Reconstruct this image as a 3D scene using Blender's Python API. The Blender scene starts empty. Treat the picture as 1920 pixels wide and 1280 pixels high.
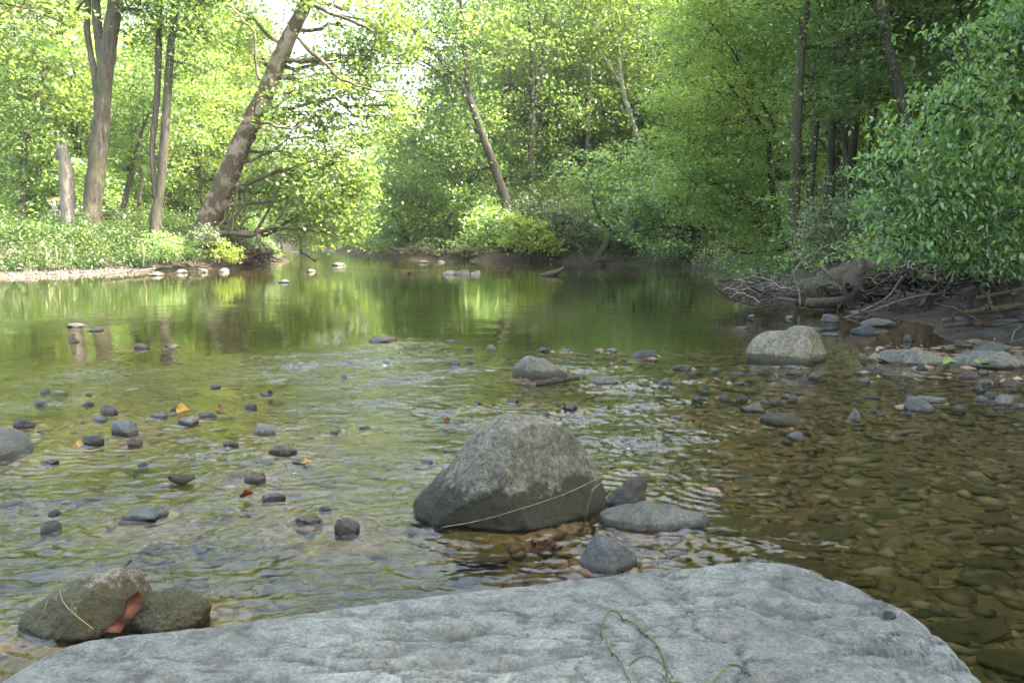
import bpy, math, random
import numpy as np
from mathutils import Vector

# ------------------------------------------------------------------ camera, sky, sun, exposure
SC = bpy.context.scene
COL = SC.collection
CAMH = 1.35
F = 1500.0                      # focal length in pixels of the 1920 px wide photograph
PITCH = math.atan((640 - 445) / F)
cam_d = bpy.data.cameras.new('camera')
cam_d.sensor_width = 36.0
cam_d.lens = F / 1920 * 36.0
cam_d.clip_start = 0.05
cam_d.clip_end = 3000
cam = bpy.data.objects.new('camera', cam_d)
COL.objects.link(cam)
cam.location = (0, 0, CAMH)
cam.rotation_euler = (math.pi / 2 - PITCH, 0, 0)
SC.camera = cam

SUN_AZ, SUN_EL = math.radians(98), math.radians(50)
world = bpy.data.worlds.new("World")
SC.world = world
world.use_nodes = True
wn = world.node_tree
sky = wn.nodes.new('ShaderNodeTexSky')
sky.sky_type = 'NISHITA'
sky.sun_disc = False
sky.sun_elevation = SUN_EL
sky.sun_rotation = SUN_AZ
sky.dust_density = 8.0
sky.ozone_density = 0.4
sky.air_density = 1.3
wn.links.new(sky.outputs[0], wn.nodes['Background'].inputs[0])
wn.nodes['Background'].inputs[1].default_value = 0.15
sl = bpy.data.lights.new('sun', 'SUN')
sl.energy = 2.5
sl.angle = math.radians(0.5)
sl.color = (1.0, 0.93, 0.80)
sun = bpy.data.objects.new('sun', sl)
COL.objects.link(sun)
S = Vector((math.sin(SUN_AZ) * math.cos(SUN_EL), math.cos(SUN_AZ) * math.cos(SUN_EL), math.sin(SUN_EL)))
sun.rotation_euler = S.to_track_quat('Z', 'Y').to_euler()
sun.location = S * 60
vs = SC.view_settings
vs.view_transform = 'Standard'
vs.look = 'None'
vs.exposure = 3.17
vs.gamma = 1.0
cy = SC.cycles
cy.max_bounces = 10
cy.diffuse_bounces = 4
cy.glossy_bounces = 4
cy.transmission_bounces = 5
cy.transparent_max_bounces = 12
cy.sample_clamp_indirect = 6
cy.caustics_reflective = False
cy.caustics_refractive = False
cy.use_denoising = True
cy.denoising_prefilter = 'ACCURATE'
cy.adaptive_threshold = 0.006

# ------------------------------------------------------------------ pixel helpers
CP, SP = math.cos(PITCH), math.sin(PITCH)


def ray(px, py):
    a, b = (px - 960) / F, (640 - py) / F
    return np.array([a, CP + b * SP, -SP + b * CP])


def at_z(px, py, z=0.0):
    r = ray(px, py)
    t = (z - CAMH) / r[2]
    return np.array([0, 0, CAMH]) + r * t


def at_y(px, py, Y):
    r = ray(px, py)
    return np.array([0, 0, CAMH]) + r * (Y / r[1])


def sz(npx, Y):
    return npx / F * Y


# ------------------------------------------------------------------ noise
_tab = np.random.RandomState(7).rand(8192)


def vnoise(p, seed=0):
    p = np.asarray(p, float)
    i = np.floor(p).astype(np.int64)
    f = p - i
    f = f * f * (3 - 2 * f)
    r = 0
    for dx in (0, 1):
        for dy in (0, 1):
            for dz in (0, 1):
                h = ((i[:, 0] + dx) * 73856093 ^ (i[:, 1] + dy) * 19349663 ^ (i[:, 2] + dz) * 83492791 ^ (seed * 2654435)) & 8191
                w = (f[:, 0] if dx else 1 - f[:, 0]) * (f[:, 1] if dy else 1 - f[:, 1]) * (f[:, 2] if dz else 1 - f[:, 2])
                r = r + w * _tab[h]
    return r * 2 - 1


def fbm(p, seed=0, oct=4, gain=0.5):
    p = np.asarray(p, float)
    a, s, r = 1.0, 0.0, 0
    for k in range(oct):
        r = r + a * vnoise(p * 2.0 ** k + 11.3 * k, seed + k)
        s += a
        a *= gain
    return r / s


# ------------------------------------------------------------------ mesh helpers
def mesh_np(name, V, Fq, smooth=True, attrs=None):
    """V (n,3); Fq (m,k) or list of such arrays"""
    me = bpy.data.meshes.new(name)
    V = np.ascontiguousarray(V, dtype=np.float32)
    if not isinstance(Fq, list):
        Fq = [Fq]
    Fq = [np.asarray(f, dtype=np.int32) for f in Fq if len(f)]
    me.vertices.add(len(V))
    me.vertices.foreach_set('co', V.ravel())
    loops = np.concatenate([f.ravel() for f in Fq])
    tot = np.concatenate([np.full(len(f), f.shape[1], np.int32) for f in Fq])
    start = np.concatenate([[0], np.cumsum(tot)[:-1]]).astype(np.int32)
    me.loops.add(len(loops))
    me.loops.foreach_set('vertex_index', loops)
    me.polygons.add(len(tot))
    me.polygons.foreach_set('loop_start', start)
    if smooth:
        me.polygons.foreach_set('use_smooth', np.ones(len(tot), bool))
    me.update(calc_edges=True)
    for k, v in (attrs or {}).items():
        a = me.attributes.new(k, 'FLOAT', 'POINT')
        a.data.foreach_set('value', np.ascontiguousarray(v, dtype=np.float32))
    return me


def link(name, me, mat=None, parent=None, loc=None):
    o = bpy.data.objects.new(name, me)
    COL.objects.link(o)
    if mat is not None and me is not None and not me.materials:
        me.materials.append(mat)
    if loc is not None:
        o.location = tuple(loc)
    if parent is not None:
        o.parent = parent
    return o


def tag(o, label=None, cat=None, group=None, kind=None):
    if label:
        o['label'] = label
    if cat:
        o['category'] = cat
    if group:
        o['group'] = group
    if kind:
        o['kind'] = kind
    return o


class MB:
    """collects pieces into one mesh"""
    def __init__(s):
        s.V, s.F3, s.F4, s.n, s.A = [], [], [], 0, []

    def add(s, V, Fc, a=0.0):
        V = np.asarray(V, float)
        Fc = np.asarray(Fc, np.int64)
        (s.F3 if Fc.shape[1] == 3 else s.F4).append(Fc + s.n)
        s.V.append(V)
        s.A.append(np.full(len(V), a) if np.isscalar(a) else np.asarray(a))
        s.n += len(V)

    def tube(s, pts, rad, n=8, bump=0.0, seed=0, cap=True, sub=1, a=0.0):
        pts = np.asarray(pts, float)
        rad = np.asarray(rad, float)
        if sub > 1:
            pts, rad = smooth_path(pts, rad, sub)
        m = len(pts)
        T = np.gradient(pts, axis=0)
        T /= np.linalg.norm(T, axis=1, keepdims=True) + 1e-9
        ref = np.array([0, 0, 1.0]) if abs(T[0][2]) < 0.8 else np.array([1.0, 0, 0])
        U = np.zeros_like(T)
        u = np.cross(T[0], ref)
        for i in range(m):
            u = u - T[i] * np.dot(u, T[i])
            u /= np.linalg.norm(u) + 1e-9
            U[i] = u
        W = np.cross(T, U)
        ang = np.arange(n) / n * 2 * math.pi
        R = rad[:, None] * np.ones(n)[None]
        if bump:
            q = np.stack([np.cos(ang)[None] * np.ones((m, 1)) * 1.6, np.sin(ang)[None] * np.ones((m, 1)) * 1.6,
                          np.arange(m)[:, None] * np.ones((1, n)) * 0.45], -1).reshape(-1, 3)
            R = R * (1 + bump * fbm(q, seed, 3).reshape(m, n) * 2)
        V = pts[:, None] + R[..., None] * (np.cos(ang)[None, :, None] * U[:, None] + np.sin(ang)[None, :, None] * W[:, None])
        V = V.reshape(-1, 3)
        i = np.arange(m - 1)[:, None] * n
        j = np.arange(n)[None]
        j2 = (j + 1) % n
        q = np.stack([i + j, i + j2, i + n + j2, i + n + j], -1).reshape(-1, 4)
        s.add(V, q, a)
        if cap:
            base = s.n - len(V)
            for k, end in ((0, pts[0]), (m - 1, pts[-1])):
                ring = np.arange(n) + k * n
                c = len(V)
                tri = np.stack([ring, np.roll(ring, -1), np.full(n, 0)], -1)
                # small cap: own centre vertex
                s.V.append(end[None])
                s.A.append(np.array([0.0 if np.isscalar(a) else 0.0]))
                tri[:, 2] = s.n - base
                if k == 0:
                    tri = tri[:, [1, 0, 2]]
                s.F3.append(tri + base)
                s.n += 1
        return s

    def build(s, name, mat, parent=None, smooth=True, attr=None):
        V = np.concatenate(s.V)
        Fs = []
        if s.F4:
            Fs.append(np.concatenate(s.F4))
        if s.F3:
            Fs.append(np.concatenate(s.F3))
        me = mesh_np(name, V, Fs, smooth, {attr: np.concatenate(s.A)} if attr else None)
        return link(name, me, mat, parent)


def smooth_path(pts, rad, sub):
    pts = np.asarray(pts, float)
    n = len(pts)
    if n < 3:
        t = np.linspace(0, 1, sub + 1)[:, None]
        return pts[0] * (1 - t) + pts[1] * t, rad[0] * (1 - t[:, 0]) + rad[1] * t[:, 0]
    out, ro = [], []
    for i in range(n - 1):
        p0, p1, p2, p3 = pts[max(i - 1, 0)], pts[i], pts[i + 1], pts[min(i + 2, n - 1)]
        for k in range(sub):
            t = k / sub
            out.append(0.5 * ((2 * p1) + (-p0 + p2) * t + (2 * p0 - 5 * p1 + 4 * p2 - p3) * t * t + (-p0 + 3 * p1 - 3 * p2 + p3) * t ** 3))
            ro.append(rad[i] * (1 - t) + rad[i + 1] * t)
    out.append(pts[-1])
    ro.append(rad[-1])
    return np.array(out), np.array(ro)


def wob(p, q, n, amp, rng, sag=0.0):
    """wobbly path from p to q"""
    p, q = np.asarray(p, float), np.asarray(q, float)
    t = np.linspace(0, 1, n)[:, None]
    L = np.linalg.norm(q - p)
    P = p + (q - p) * t
    w = np.sin(t * math.pi)
    off = np.cumsum(rng.normal(size=(n, 3)), axis=0)
    off = off - off[0] - (off[-1] - off[0]) * t
    P = P + off * amp * L / math.sqrt(n)
    P[:, 2] += sag * L * w[:, 0]
    return P


# ------------------------------------------------------------------ materials
def newmat(name):
    m = bpy.data.materials.new(name)
    m.use_nodes = True
    nt = m.node_tree
    nt.nodes.clear()
    out = nt.nodes.new('ShaderNodeOutputMaterial')
    return m, nt, out


def N(nt, typ, **kw):
    n = nt.nodes.new(typ)
    for k, v in kw.items():
        if isinstance(k, str) and hasattr(n, k):
            setattr(n, k, v)
    return n


def val(nt, sock, v):
    if hasattr(v, 'is_output') or isinstance(v, bpy.types.NodeSocket):
        nt.links.new(v, sock)
    else:
        sock.default_value = v


def noise(nt, vec, scale, detail=4, rough=0.55, dist=0.0):
    n = nt.nodes.new('ShaderNodeTexNoise')
    n.inputs['Scale'].default_value = scale
    n.inputs['Detail'].default_value = detail
    n.inputs['Roughness'].default_value = rough
    n.inputs['Distortion'].default_value = dist
    if vec is not None:
        nt.links.new(vec, n.inputs['Vector'])
    return n.outputs['Fac']


def ramp(nt, fac, stops, interp='LINEAR'):
    r = nt.nodes.new('ShaderNodeValToRGB')
    r.color_ramp.interpolation = interp
    e = r.color_ramp.elements
    while len(e) < len(stops):
        e.new(0.5)
    for k, (p, c) in enumerate(stops):
        e[k].position = p
        e[k].color = tuple(c) + (1,) if len(c) == 3 else c
    nt.links.new(fac, r.inputs[0])
    return r.outputs[0]


def mix(nt, fac, a, b, mode='MIX'):
    m = nt.nodes.new('ShaderNodeMix')
    m.data_type = 'RGBA'
    m.blend_type = mode
    val(nt, m.inputs[0], fac)
    val(nt, m.inputs[6], a if not isinstance(a, tuple) else a + (1,))
    val(nt, m.inputs[7], b if not isinstance(b, tuple) else b + (1,))
    return m.outputs[2]


def mth(nt, op, a, b=0.0, clamp=False):
    m = nt.nodes.new('ShaderNodeMath')
    m.operation = op
    m.use_clamp = clamp
    val(nt, m.inputs[0], a)
    val(nt, m.inputs[1], b)
    return m.outputs[0]


def mrange(nt, v, a, b, c=0.0, d=1.0):
    m = nt.nodes.new('ShaderNodeMapRange')
    val(nt, m.inputs[0], v)
    for k, x in zip((1, 2, 3, 4), (a, b, c, d)):
        m.inputs[k].default_value = x
    return m.outputs[0]


def attr(nt, name):
    a = nt.nodes.new('ShaderNodeAttribute')
    a.attribute_name = name
    return a.outputs['Fac']


def geo_pos(nt):
    return nt.nodes.new('ShaderNodeNewGeometry').outputs['Position']


def objco(nt):
    return nt.nodes.new('ShaderNodeTexCoord').outputs['Object']


def sepz(nt, v):
    s = nt.nodes.new('ShaderNodeSeparateXYZ')
    nt.links.new(v, s.inputs[0])
    return s.outputs


def bumpn(nt, h, dist, strength=1.0, normal=None):
    b = nt.nodes.new('ShaderNodeBump')
    b.inputs['Strength'].default_value = strength
    b.inputs['Distance'].default_value = dist
    nt.links.new(h, b.inputs['Height'])
    if normal is not None:
        nt.links.new(normal, b.inputs['Normal'])
    return b.outputs[0]


def principled(nt, out, col, rough=0.8, normal=None, spec=0.5):
    b = nt.nodes.new('ShaderNodeBsdfPrincipled')
    val(nt, b.inputs['Base Color'], col if not isinstance(col, tuple) else col + (1,))
    val(nt, b.inputs['Roughness'], rough)
    b.inputs['Specular IOR Level'].default_value = spec
    if normal is not None:
        nt.links.new(normal, b.inputs['Normal'])
    nt.links.new(b.outputs[0], out.inputs[0])
    return b


def leaf_mat(name, dark, mid, light, trans=0.5, tboost=1.5, gloss=0.12, rough=0.45):
    """leaf pigment varies leaf by leaf through the 'tint' attribute"""
    m, nt, out = newmat(name)
    c = ramp(nt, attr(nt, 'tint'), [(0.0, dark), (0.5, mid), (1.0, light)])
    d = nt.nodes.new('ShaderNodeBsdfDiffuse')
    nt.links.new(c, d.inputs[0])
    t = nt.nodes.new('ShaderNodeBsdfTranslucent')
    tc = mix(nt, 1.0, c, (tboost * 1.1, tboost, tboost * 0.62), 'MULTIPLY')
    nt.links.new(tc, t.inputs[0])
    ms = nt.nodes.new('ShaderNodeMixShader')
    ms.inputs[0].default_value = trans
    nt.links.new(d.outputs[0], ms.inputs[1])
    nt.links.new(t.outputs[0], ms.inputs[2])
    g = nt.nodes.new('ShaderNodeBsdfGlossy')
    g.inputs['Roughness'].default_value = rough
    g.inputs[0].default_value = (0.8, 0.85, 0.8, 1)
    m2 = nt.nodes.new('ShaderNodeMixShader')
    m2.inputs[0].default_value = gloss * 0.5
    nt.links.new(ms.outputs[0], m2.inputs[1])
    nt.links.new(g.outputs[0], m2.inputs[2])
    nt.links.new(m2.outputs[0], out.inputs[0])
    return m


def bark_mat(name, a, b, patch=None, moss=0.0, scale=1.0):
    m, nt, out = newmat(name)
    p = objco(nt)
    mp = nt.nodes.new('ShaderNodeMapping')
    mp.inputs['Scale'].default_value = (7 * scale, 7 * scale, 1.2 * scale)
    nt.links.new(p, mp.inputs[0])
    n1 = noise(nt, mp.outputs[0], 1.6, 6, 0.65, 0.4)
    c = ramp(nt, n1, [(0.32, a), (0.68, b)])
    if patch:
        n2 = noise(nt, p, 1.7 * scale, 4, 0.6, 0.6)
        c = mix(nt, ramp(nt, n2, [(0.48, (0, 0, 0)), (0.56, (1, 1, 1))]), c, patch)
    if moss:
        n3 = noise(nt, p, 0.9, 4, 0.6)
        c = mix(nt, mth(nt, 'MULTIPLY', ramp(nt, n3, [(0.45, (0, 0, 0)), (0.6, (1, 1, 1))]), moss), c, (0.05, 0.075, 0.02))
    principled(nt, out, c, 0.9, bumpn(nt, n1, 0.03, 0.9), 0.2)
    return m


def mixed_wood(name, stops):
    """every stick has its own weathering tone, carried by the 'tone' attribute"""
    m, nt, out = newmat(name)
    p = objco(nt)
    n1 = noise(nt, p, 22, 6, 0.7)
    c = ramp(nt, attr(nt, 'tone'), stops)
    c = mix(nt, 0.8, c, ramp(nt, n1, [(0.4, (0.45, 0.45, 0.45)), (0.6, (1.3, 1.3, 1.3))]), 'MULTIPLY')
    principled(nt, out, c, 0.85, bumpn(nt, n1, 0.01, 0.8), 0.3)
    return m


def rock_mat(name, dark, light, moss=0.0, mossz=0.15, wet=0.03, scale=1.0, warm=None, veins=0.0, mosscol=(0.028, 0.031, 0.013), specks=1.0, basr=0.75):
    m, nt, out = newmat(name)
    p = objco(nt)
    w = geo_pos(nt)
    z = sepz(nt, w)[2]
    n1 = noise(nt, p, 3.2 * scale, 8, 0.65, 0.3)
    n2 = noise(nt, p, 20 * scale, 10, 0.78, 0.3)
    n3 = noise(nt, p, 110 * scale, 6, 0.8)
    vo = nt.nodes.new('ShaderNodeTexVoronoi')
    vo.feature = 'DISTANCE_TO_EDGE'
    vo.inputs['Scale'].default_value = 2.3 * scale
    wv = nt.nodes.new('ShaderNodeVectorMath')
    wv.operation = 'ADD'
    nz_ = nt.nodes.new('ShaderNodeTexNoise')
    nz_.inputs['Scale'].default_value = 4 * scale
    nz_.inputs['Detail'].default_value = 6
    nt.links.new(p, nz_.inputs['Vector'])
    nt.links.new(p, wv.inputs[0])
    nt.links.new(nz_.outputs['Color'], wv.inputs[1])
    nt.links.new(wv.outputs[0], vo.inputs['Vector'])
    crack = ramp(nt, vo.outputs['Distance'], [(0.0, (0.45, 0.45, 0.45)), (0.02, (0.8, 0.8, 0.8)), (0.05, (1, 1, 1))])
    c = ramp(nt, n1, [(0.3, dark), (0.7, light)])
    c = mix(nt, 0.9, c, ramp(nt, n2, [(0.40, (0.35, 0.35, 0.35)), (0.48, (0.8, 0.8, 0.8)), (0.54, (1.05, 1.05, 1.05)), (0.62, (1.6, 1.6, 1.55))]), 'MULTIPLY')
    c = mix(nt, 0.7 * specks, c, ramp(nt, n3, [(0.41, (0.4, 0.4, 0.4)), (0.5, (1, 1, 1)), (0.59, (1.8, 1.8, 1.7))]), 'MULTIPLY')
    c = mix(nt, 0.6, c, crack, 'MULTIPLY')
    if warm:
        nw = noise(nt, p, 2.1 * scale, 5, 0.6, 0.5)
        c = mix(nt, mth(nt, 'MULTIPLY', ramp(nt, nw, [(0.5, (0, 0, 0)), (0.66, (1, 1, 1))]), 0.6), c, warm)
    if moss:
        nm = noise(nt, p, 5 * scale, 8, 0.75)
        e = mth(nt, 'ADD', z, mth(nt, 'MULTIPLY', mth(nt, 'SUBTRACT', nm, 0.5), mossz * 2.2))
        f = mrange(nt, e, mossz * 1.12, mossz * 0.80)
        f = mth(nt, 'MULTIPLY', f, moss, True)
        mc = ramp(nt, noise(nt, p, 70 * scale, 8, 0.8), [(0.35, tuple(x * 0.25 for x in mosscol)), (0.55, mosscol), (0.72, tuple(x * 3.2 for x in mosscol))])
        c = mix(nt, f, c, mc)
    # darker wet stone near the water line, brown algae film below it
    nw2 = noise(nt, p, 9 * scale, 5, 0.6)
    ez = mth(nt, 'ADD', z, mth(nt, 'MULTIPLY', mth(nt, 'SUBTRACT', nw2, 0.5), wet * 0.9))
    fw = mrange(nt, ez, wet * 1.2, wet * 0.6) if wet > 0 else 0.0
    c = mix(nt, fw, c, (0.36, 0.36, 0.34), 'MULTIPLY')
    if wet > 0:
        c = mix(nt, mrange(nt, z, -0.004, -0.02), c, mix(nt, n2, (0.06, 0.052, 0.018), (0.17, 0.14, 0.05)))
    r = mth(nt, 'SUBTRACT', basr, mth(nt, 'MULTIPLY', fw, 0.45)) if wet > 0 else basr
    h = mth(nt, 'ADD', mth(nt, 'MULTIPLY', n2, 1.0), mth(nt, 'MULTIPLY', n3, 0.22))
    h = mth(nt, 'ADD', h, mth(nt, 'MULTIPLY', crack, 0.25))
    principled(nt, out, c, r, bumpn(nt, h, 0.05 / scale, 1.0), 0.4)
    return m


M = {}
M['leaf_sycamore'] = leaf_mat('sycamore_leaf', (0.073, 0.127, 0.040), (0.144, 0.233, 0.061), (0.278, 0.368, 0.103), 0.55, 1.9)
M['leaf_wood'] = leaf_mat('woodland_leaf', (0.047, 0.095, 0.031), (0.104, 0.187, 0.054), (0.235, 0.329, 0.093), 0.5, 1.8)
M['leaf_deep'] = leaf_mat('deep_green_leaf', (0.089, 0.167, 0.077), (0.176, 0.295, 0.105), (0.333, 0.472, 0.145), 0.5, 1.8, 0.15)
M['leaf_maple'] = leaf_mat('maple_leaf', (0.122, 0.231, 0.072), (0.230, 0.357, 0.107), (0.406, 0.485, 0.175), 0.52, 1.8)
M['leaf_grey'] = leaf_mat('grey_green_leaf', (0.06, 0.11, 0.055), (0.14, 0.20, 0.10), (0.27, 0.32, 0.20), 0.4, 1.3, 0.1)
M['leaf_lime'] = leaf_mat('lime_leaf', (0.13, 0.21, 0.03), (0.22, 0.32, 0.05), (0.34, 0.42, 0.09), 0.5, 1.5)
M['leaf_bush'] = leaf_mat('bush_leaf', (0.04, 0.11, 0.045), (0.08, 0.19, 0.07), (0.19, 0.31, 0.09), 0.48, 2.0, 0.15, 0.45)
M['leaf_herb'] = leaf_mat('herb_leaf', (0.02, 0.06, 0.015), (0.07, 0.135, 0.03), (0.15, 0.225, 0.06), 0.45, 1.4)
M['bark_grey'] = bark_mat('grey_bark', (0.03, 0.026, 0.02), (0.11, 0.10, 0.08), None, 0.3)
M['bark_dark'] = bark_mat('dark_bark', (0.03, 0.026, 0.02), (0.10, 0.085, 0.06), None, 0.5)
M['bark_sycamore'] = bark_mat('sycamore_bark', (0.035, 0.026, 0.019), (0.11, 0.08, 0.06), (0.21, 0.18, 0.15), 0.5)
M['bark_pale'] = bark_mat('pale_bark', (0.14, 0.13, 0.10), (0.28, 0.26, 0.22), (0.38, 0.36, 0.31), 0.0)
M['bark_dead'] = bark_mat('dead_wood', (0.085, 0.078, 0.066), (0.22, 0.205, 0.18), None, 0.12, 1.4)
M['bark_red'] = bark_mat('reddish_root', (0.10, 0.06, 0.04), (0.28, 0.18, 0.12), None, 0.0, 2.0)
M['wood_grey'] = bark_mat('weathered_wood', (0.02, 0.017, 0.012), (0.11, 0.095, 0.07), None, 0.25, 2.5)
M['wood_black'] = bark_mat('wet_dark_wood', (0.012, 0.011, 0.009), (0.05, 0.045, 0.038), None, 0.0, 4.0)
M['twig'] = bark_mat('grey_twig', (0.05, 0.046, 0.037), (0.20, 0.185, 0.15), None, 0.0, 3.0)

M['mixed_twig'] = mixed_wood('mixed_twigs', [(0.0, (0.02, 0.017, 0.012)), (0.45, (0.07, 0.06, 0.045)), (0.75, (0.16, 0.15, 0.12)), (1.0, (0.34, 0.32, 0.27))])
M['mixed_root'] = mixed_wood('mixed_roots', [(0.0, (0.012, 0.010, 0.008)), (0.5, (0.045, 0.036, 0.026)), (0.8, (0.11, 0.09, 0.065)), (1.0, (0.22, 0.19, 0.15))])
M['rock_dry'] = rock_mat('dry_grey_rock', (0.066, 0.070, 0.059), (0.179, 0.188, 0.158), 0.0, 0.1, 0.03, 2)
M['rock_grey'] = rock_mat('grey_rock', (0.053, 0.058, 0.050), (0.134, 0.143, 0.126), 0.0, 0.1, 0.02, 3)
M['rock_dark'] = rock_mat('dark_rock', (0.017, 0.018, 0.017), (0.052, 0.056, 0.051), 0.0, 0.1, 0.03, 4, basr=0.45)
M['rock_blue'] = rock_mat('blue_grey_rock', (0.032, 0.039, 0.040), (0.082, 0.096, 0.095), 0.0, 0.1, 0.02, 3, basr=0.5)
M['rock_brown'] = rock_mat('brown_rock', (0.037, 0.033, 0.024), (0.092, 0.081, 0.060), 0.0, 0.1, 0.02, 3, basr=0.55)
M['rock_moss'] = rock_mat('mossy_rock', (0.056, 0.060, 0.047), (0.135, 0.138, 0.112), 0.9, 0.12, 0.012, 3)
M['rock_pale'] = rock_mat('pale_rock', (0.065, 0.064, 0.054), (0.165, 0.16, 0.135), 0.0, 0.1, 0.02, 3)
M['rock_wetflat'] = rock_mat('wet_flat_rock', (0.045, 0.048, 0.045), (0.128, 0.136, 0.126), 0.0, 0.1, 0.03, 3, basr=0.35)
M['hero_rock'] = rock_mat('boulder_stone', (0.066, 0.068, 0.052), (0.160, 0.165, 0.130), 0.95, 0.20, 0.012, 1.6, mosscol=(0.018, 0.021, 0.009))
M['mid_rock'] = rock_mat('wedge_boulder_stone', (0.052, 0.055, 0.047), (0.160, 0.170, 0.140), 0.85, 0.07, 0.03, 2)
M['far_rock'] = rock_mat('bank_boulder_stone', (0.085, 0.082, 0.061), (0.216, 0.210, 0.158), 0.85, 0.08, 0.03, 1.6)
M['moss_boulder'] = rock_mat('moss_boulder_stone', (0.10, 0.09, 0.07), (0.28, 0.26, 0.21), 0.92, 0.16, 0.02, 2, mosscol=(0.045, 0.048, 0.016))
M['cobble'] = rock_mat('submerged_cobble', (0.10, 0.066, 0.038), (0.22, 0.145, 0.085), 0, .1, -9, 3)
M['cobble_green'] = rock_mat('algae_cobble', (0.09, 0.075, 0.036), (0.18, 0.145, 0.075), 0, .1, -9, 3)


def flat_mat(name, a, b, scale=20, rough=0.7):
    m, nt, out = newmat(name)
    p = objco(nt)
    n = noise(nt, p, scale, 5, 0.6)
    principled(nt, out, ramp(nt, n, [(0.35, a), (0.65, b)]), rough, bumpn(nt, n, 0.004, 0.6), 0.15)
    return m


M['red_leaf'] = flat_mat('russet_leaf', (0.05, 0.012, 0.005), (0.12, 0.03, 0.01), 40, 0.4)
M['yellow_leaf'] = flat_mat('yellow_leaf_blade', (0.14, 0.09, 0.015), (0.22, 0.14, 0.025), 40, 0.5)
M['brown_leaf'] = flat_mat('brown_leaf_blade', (0.025, 0.008, 0.003), (0.075, 0.025, 0.009), 25, 0.45)
M['green_leaf'] = flat_mat('green_leaf_blade', (0.07, 0.12, 0.03), (0.14, 0.2, 0.05), 30, 0.5)
M['grass_blade'] = flat_mat('grass_blade', (0.025, 0.035, 0.015), (0.085, 0.105, 0.045), 14, 0.6)
M['straw'] = flat_mat('dry_straw', (0.13, 0.12, 0.06), (0.28, 0.25, 0.14), 30, 0.7)
M['steel'] = flat_mat('galvanised_steel', (0.25, 0.25, 0.24), (0.4, 0.4, 0.39), 30, 0.4)
M['orange_band'] = flat_mat('orange_band', (0.40, 0.22, 0.04), (0.5, 0.28, 0.06), 8, 0.5)

# foreground slab stone
m, nt, out = newmat('slab_stone')
p = objco(nt)
n1 = noise(nt, p, 2.2, 8, 0.6, 0.4)
n2 = noise(nt, p, 14, 8, 0.68, 0.6)
n3 = noise(nt, p, 120, 7, 0.8)
c = ramp(nt, n1, [(0.3, (0.08, 0.092, 0.087)), (0.5, (0.122, 0.140, 0.132)), (0.7, (0.18, 0.20, 0.189))])
c = mix(nt, 0.7, c, ramp(nt, n2, [(0.38, (0.5, 0.5, 0.49)), (0.48, (0.92, 0.92, 0.92)), (0.62, (1.3, 1.3, 1.26))]), 'MULTIPLY')
c = mix(nt, 0.42, c, ramp(nt, n3, [(0.42, (0.3, 0.3, 0.29)), (0.48, (0.88, 0.88, 0.88)), (0.53, (1.08, 1.08, 1.08)), (0.58, (1.9, 1.88, 1.8))]), 'MULTIPLY')
vp = nt.nodes.new('ShaderNodeTexVoronoi')
vp.inputs['Scale'].default_value = 46
vp.inputs['Randomness'].default_value = 1.0
nt.links.new(p, vp.inputs['Vector'])
spot = mth(nt, 'MULTIPLY', ramp(nt, vp.outputs['Distance'], [(0.10, (1, 1, 1)), (0.22, (0, 0, 0))]), ramp(nt, noise(nt, p, 9, 3), [(0.5, (0, 0, 0)), (0.6, (1, 1, 1))]))
c = mix(nt, mth(nt, 'MULTIPLY', spot, 0.7), c, (0.05, 0.048, 0.038))
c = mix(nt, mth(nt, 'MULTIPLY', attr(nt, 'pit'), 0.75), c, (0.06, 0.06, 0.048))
nr = noise(nt, p, 6.5, 5, 0.7)
c = mix(nt, mth(nt, 'MULTIPLY', ramp(nt, nr, [(0.62, (0, 0, 0)), (0.74, (1, 1, 1))]), 0.25), c, (0.42, 0.30, 0.26))
h = mth(nt, 'ADD', mth(nt, 'MULTIPLY', n2, 0.8), mth(nt, 'MULTIPLY', n3, 0.2))
principled(nt, out, c, 0.82, bumpn(nt, h, 0.035, 1.0), 0.4)
M['slab'] = m

# ground sheet: river bed, gravel, soil and grass
m, nt, out = newmat('ground_soil')
p = geo_pos(nt)
z = sepz(nt, p)[2]
n1 = noise(nt, p, 0.9, 6, 0.6)
n2 = noise(nt, p, 7, 8, 0.7)
vo = nt.nodes.new('ShaderNodeTexVoronoi')
vo.inputs['Scale'].default_value = 16
nt.links.new(p, vo.inputs['Vector'])
vo2 = nt.nodes.new('ShaderNodeTexVoronoi')
vo2.inputs['Scale'].default_value = 34
nt.links.new(p, vo2.inputs['Vector'])
bed = ramp(nt, n2, [(0.38, (0.035, 0.03, 0.012)), (0.5, (0.09, 0.072, 0.03)), (0.62, (0.18, 0.135, 0.065))])
xl = sepz(nt, p)[0]
bed = mix(nt, mth(nt, 'MULTIPLY', ramp(nt, n1, [(0.4, (0.35, 0.35, 0.35)), (0.6, (1, 1, 1))]), mrange(nt, xl, 1.2, -0.6)), bed, (0.125, 0.115, 0.028))
bed = mix(nt, mth(nt, 'MULTIPLY', mrange(nt, xl, -0.4, 1.5), 0.7), bed, (0.125, 0.088, 0.046))
bed = mix(nt, 0.6, bed, ramp(nt, vo.outputs['Color'], [(0.0, (0.55, 0.55, 0.5)), (1.0, (1.5, 1.4, 1.3))]), 'MULTIPLY')
soil = ramp(nt, n2, [(0.3, (0.014, 0.011, 0.007)), (0.6, (0.05, 0.038, 0.025)), (0.8, (0.15, 0.12, 0.08))])
grs = ramp(nt, n2, [(0.3, (0.05, 0.09, 0.02)), (0.7, (0.12, 0.20, 0.04))])
grv = ramp(nt, vo2.outputs['Color'], [(0.0, (0.04, 0.033, 0.027)), (1.0, (0.14, 0.12, 0.10))])
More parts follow.
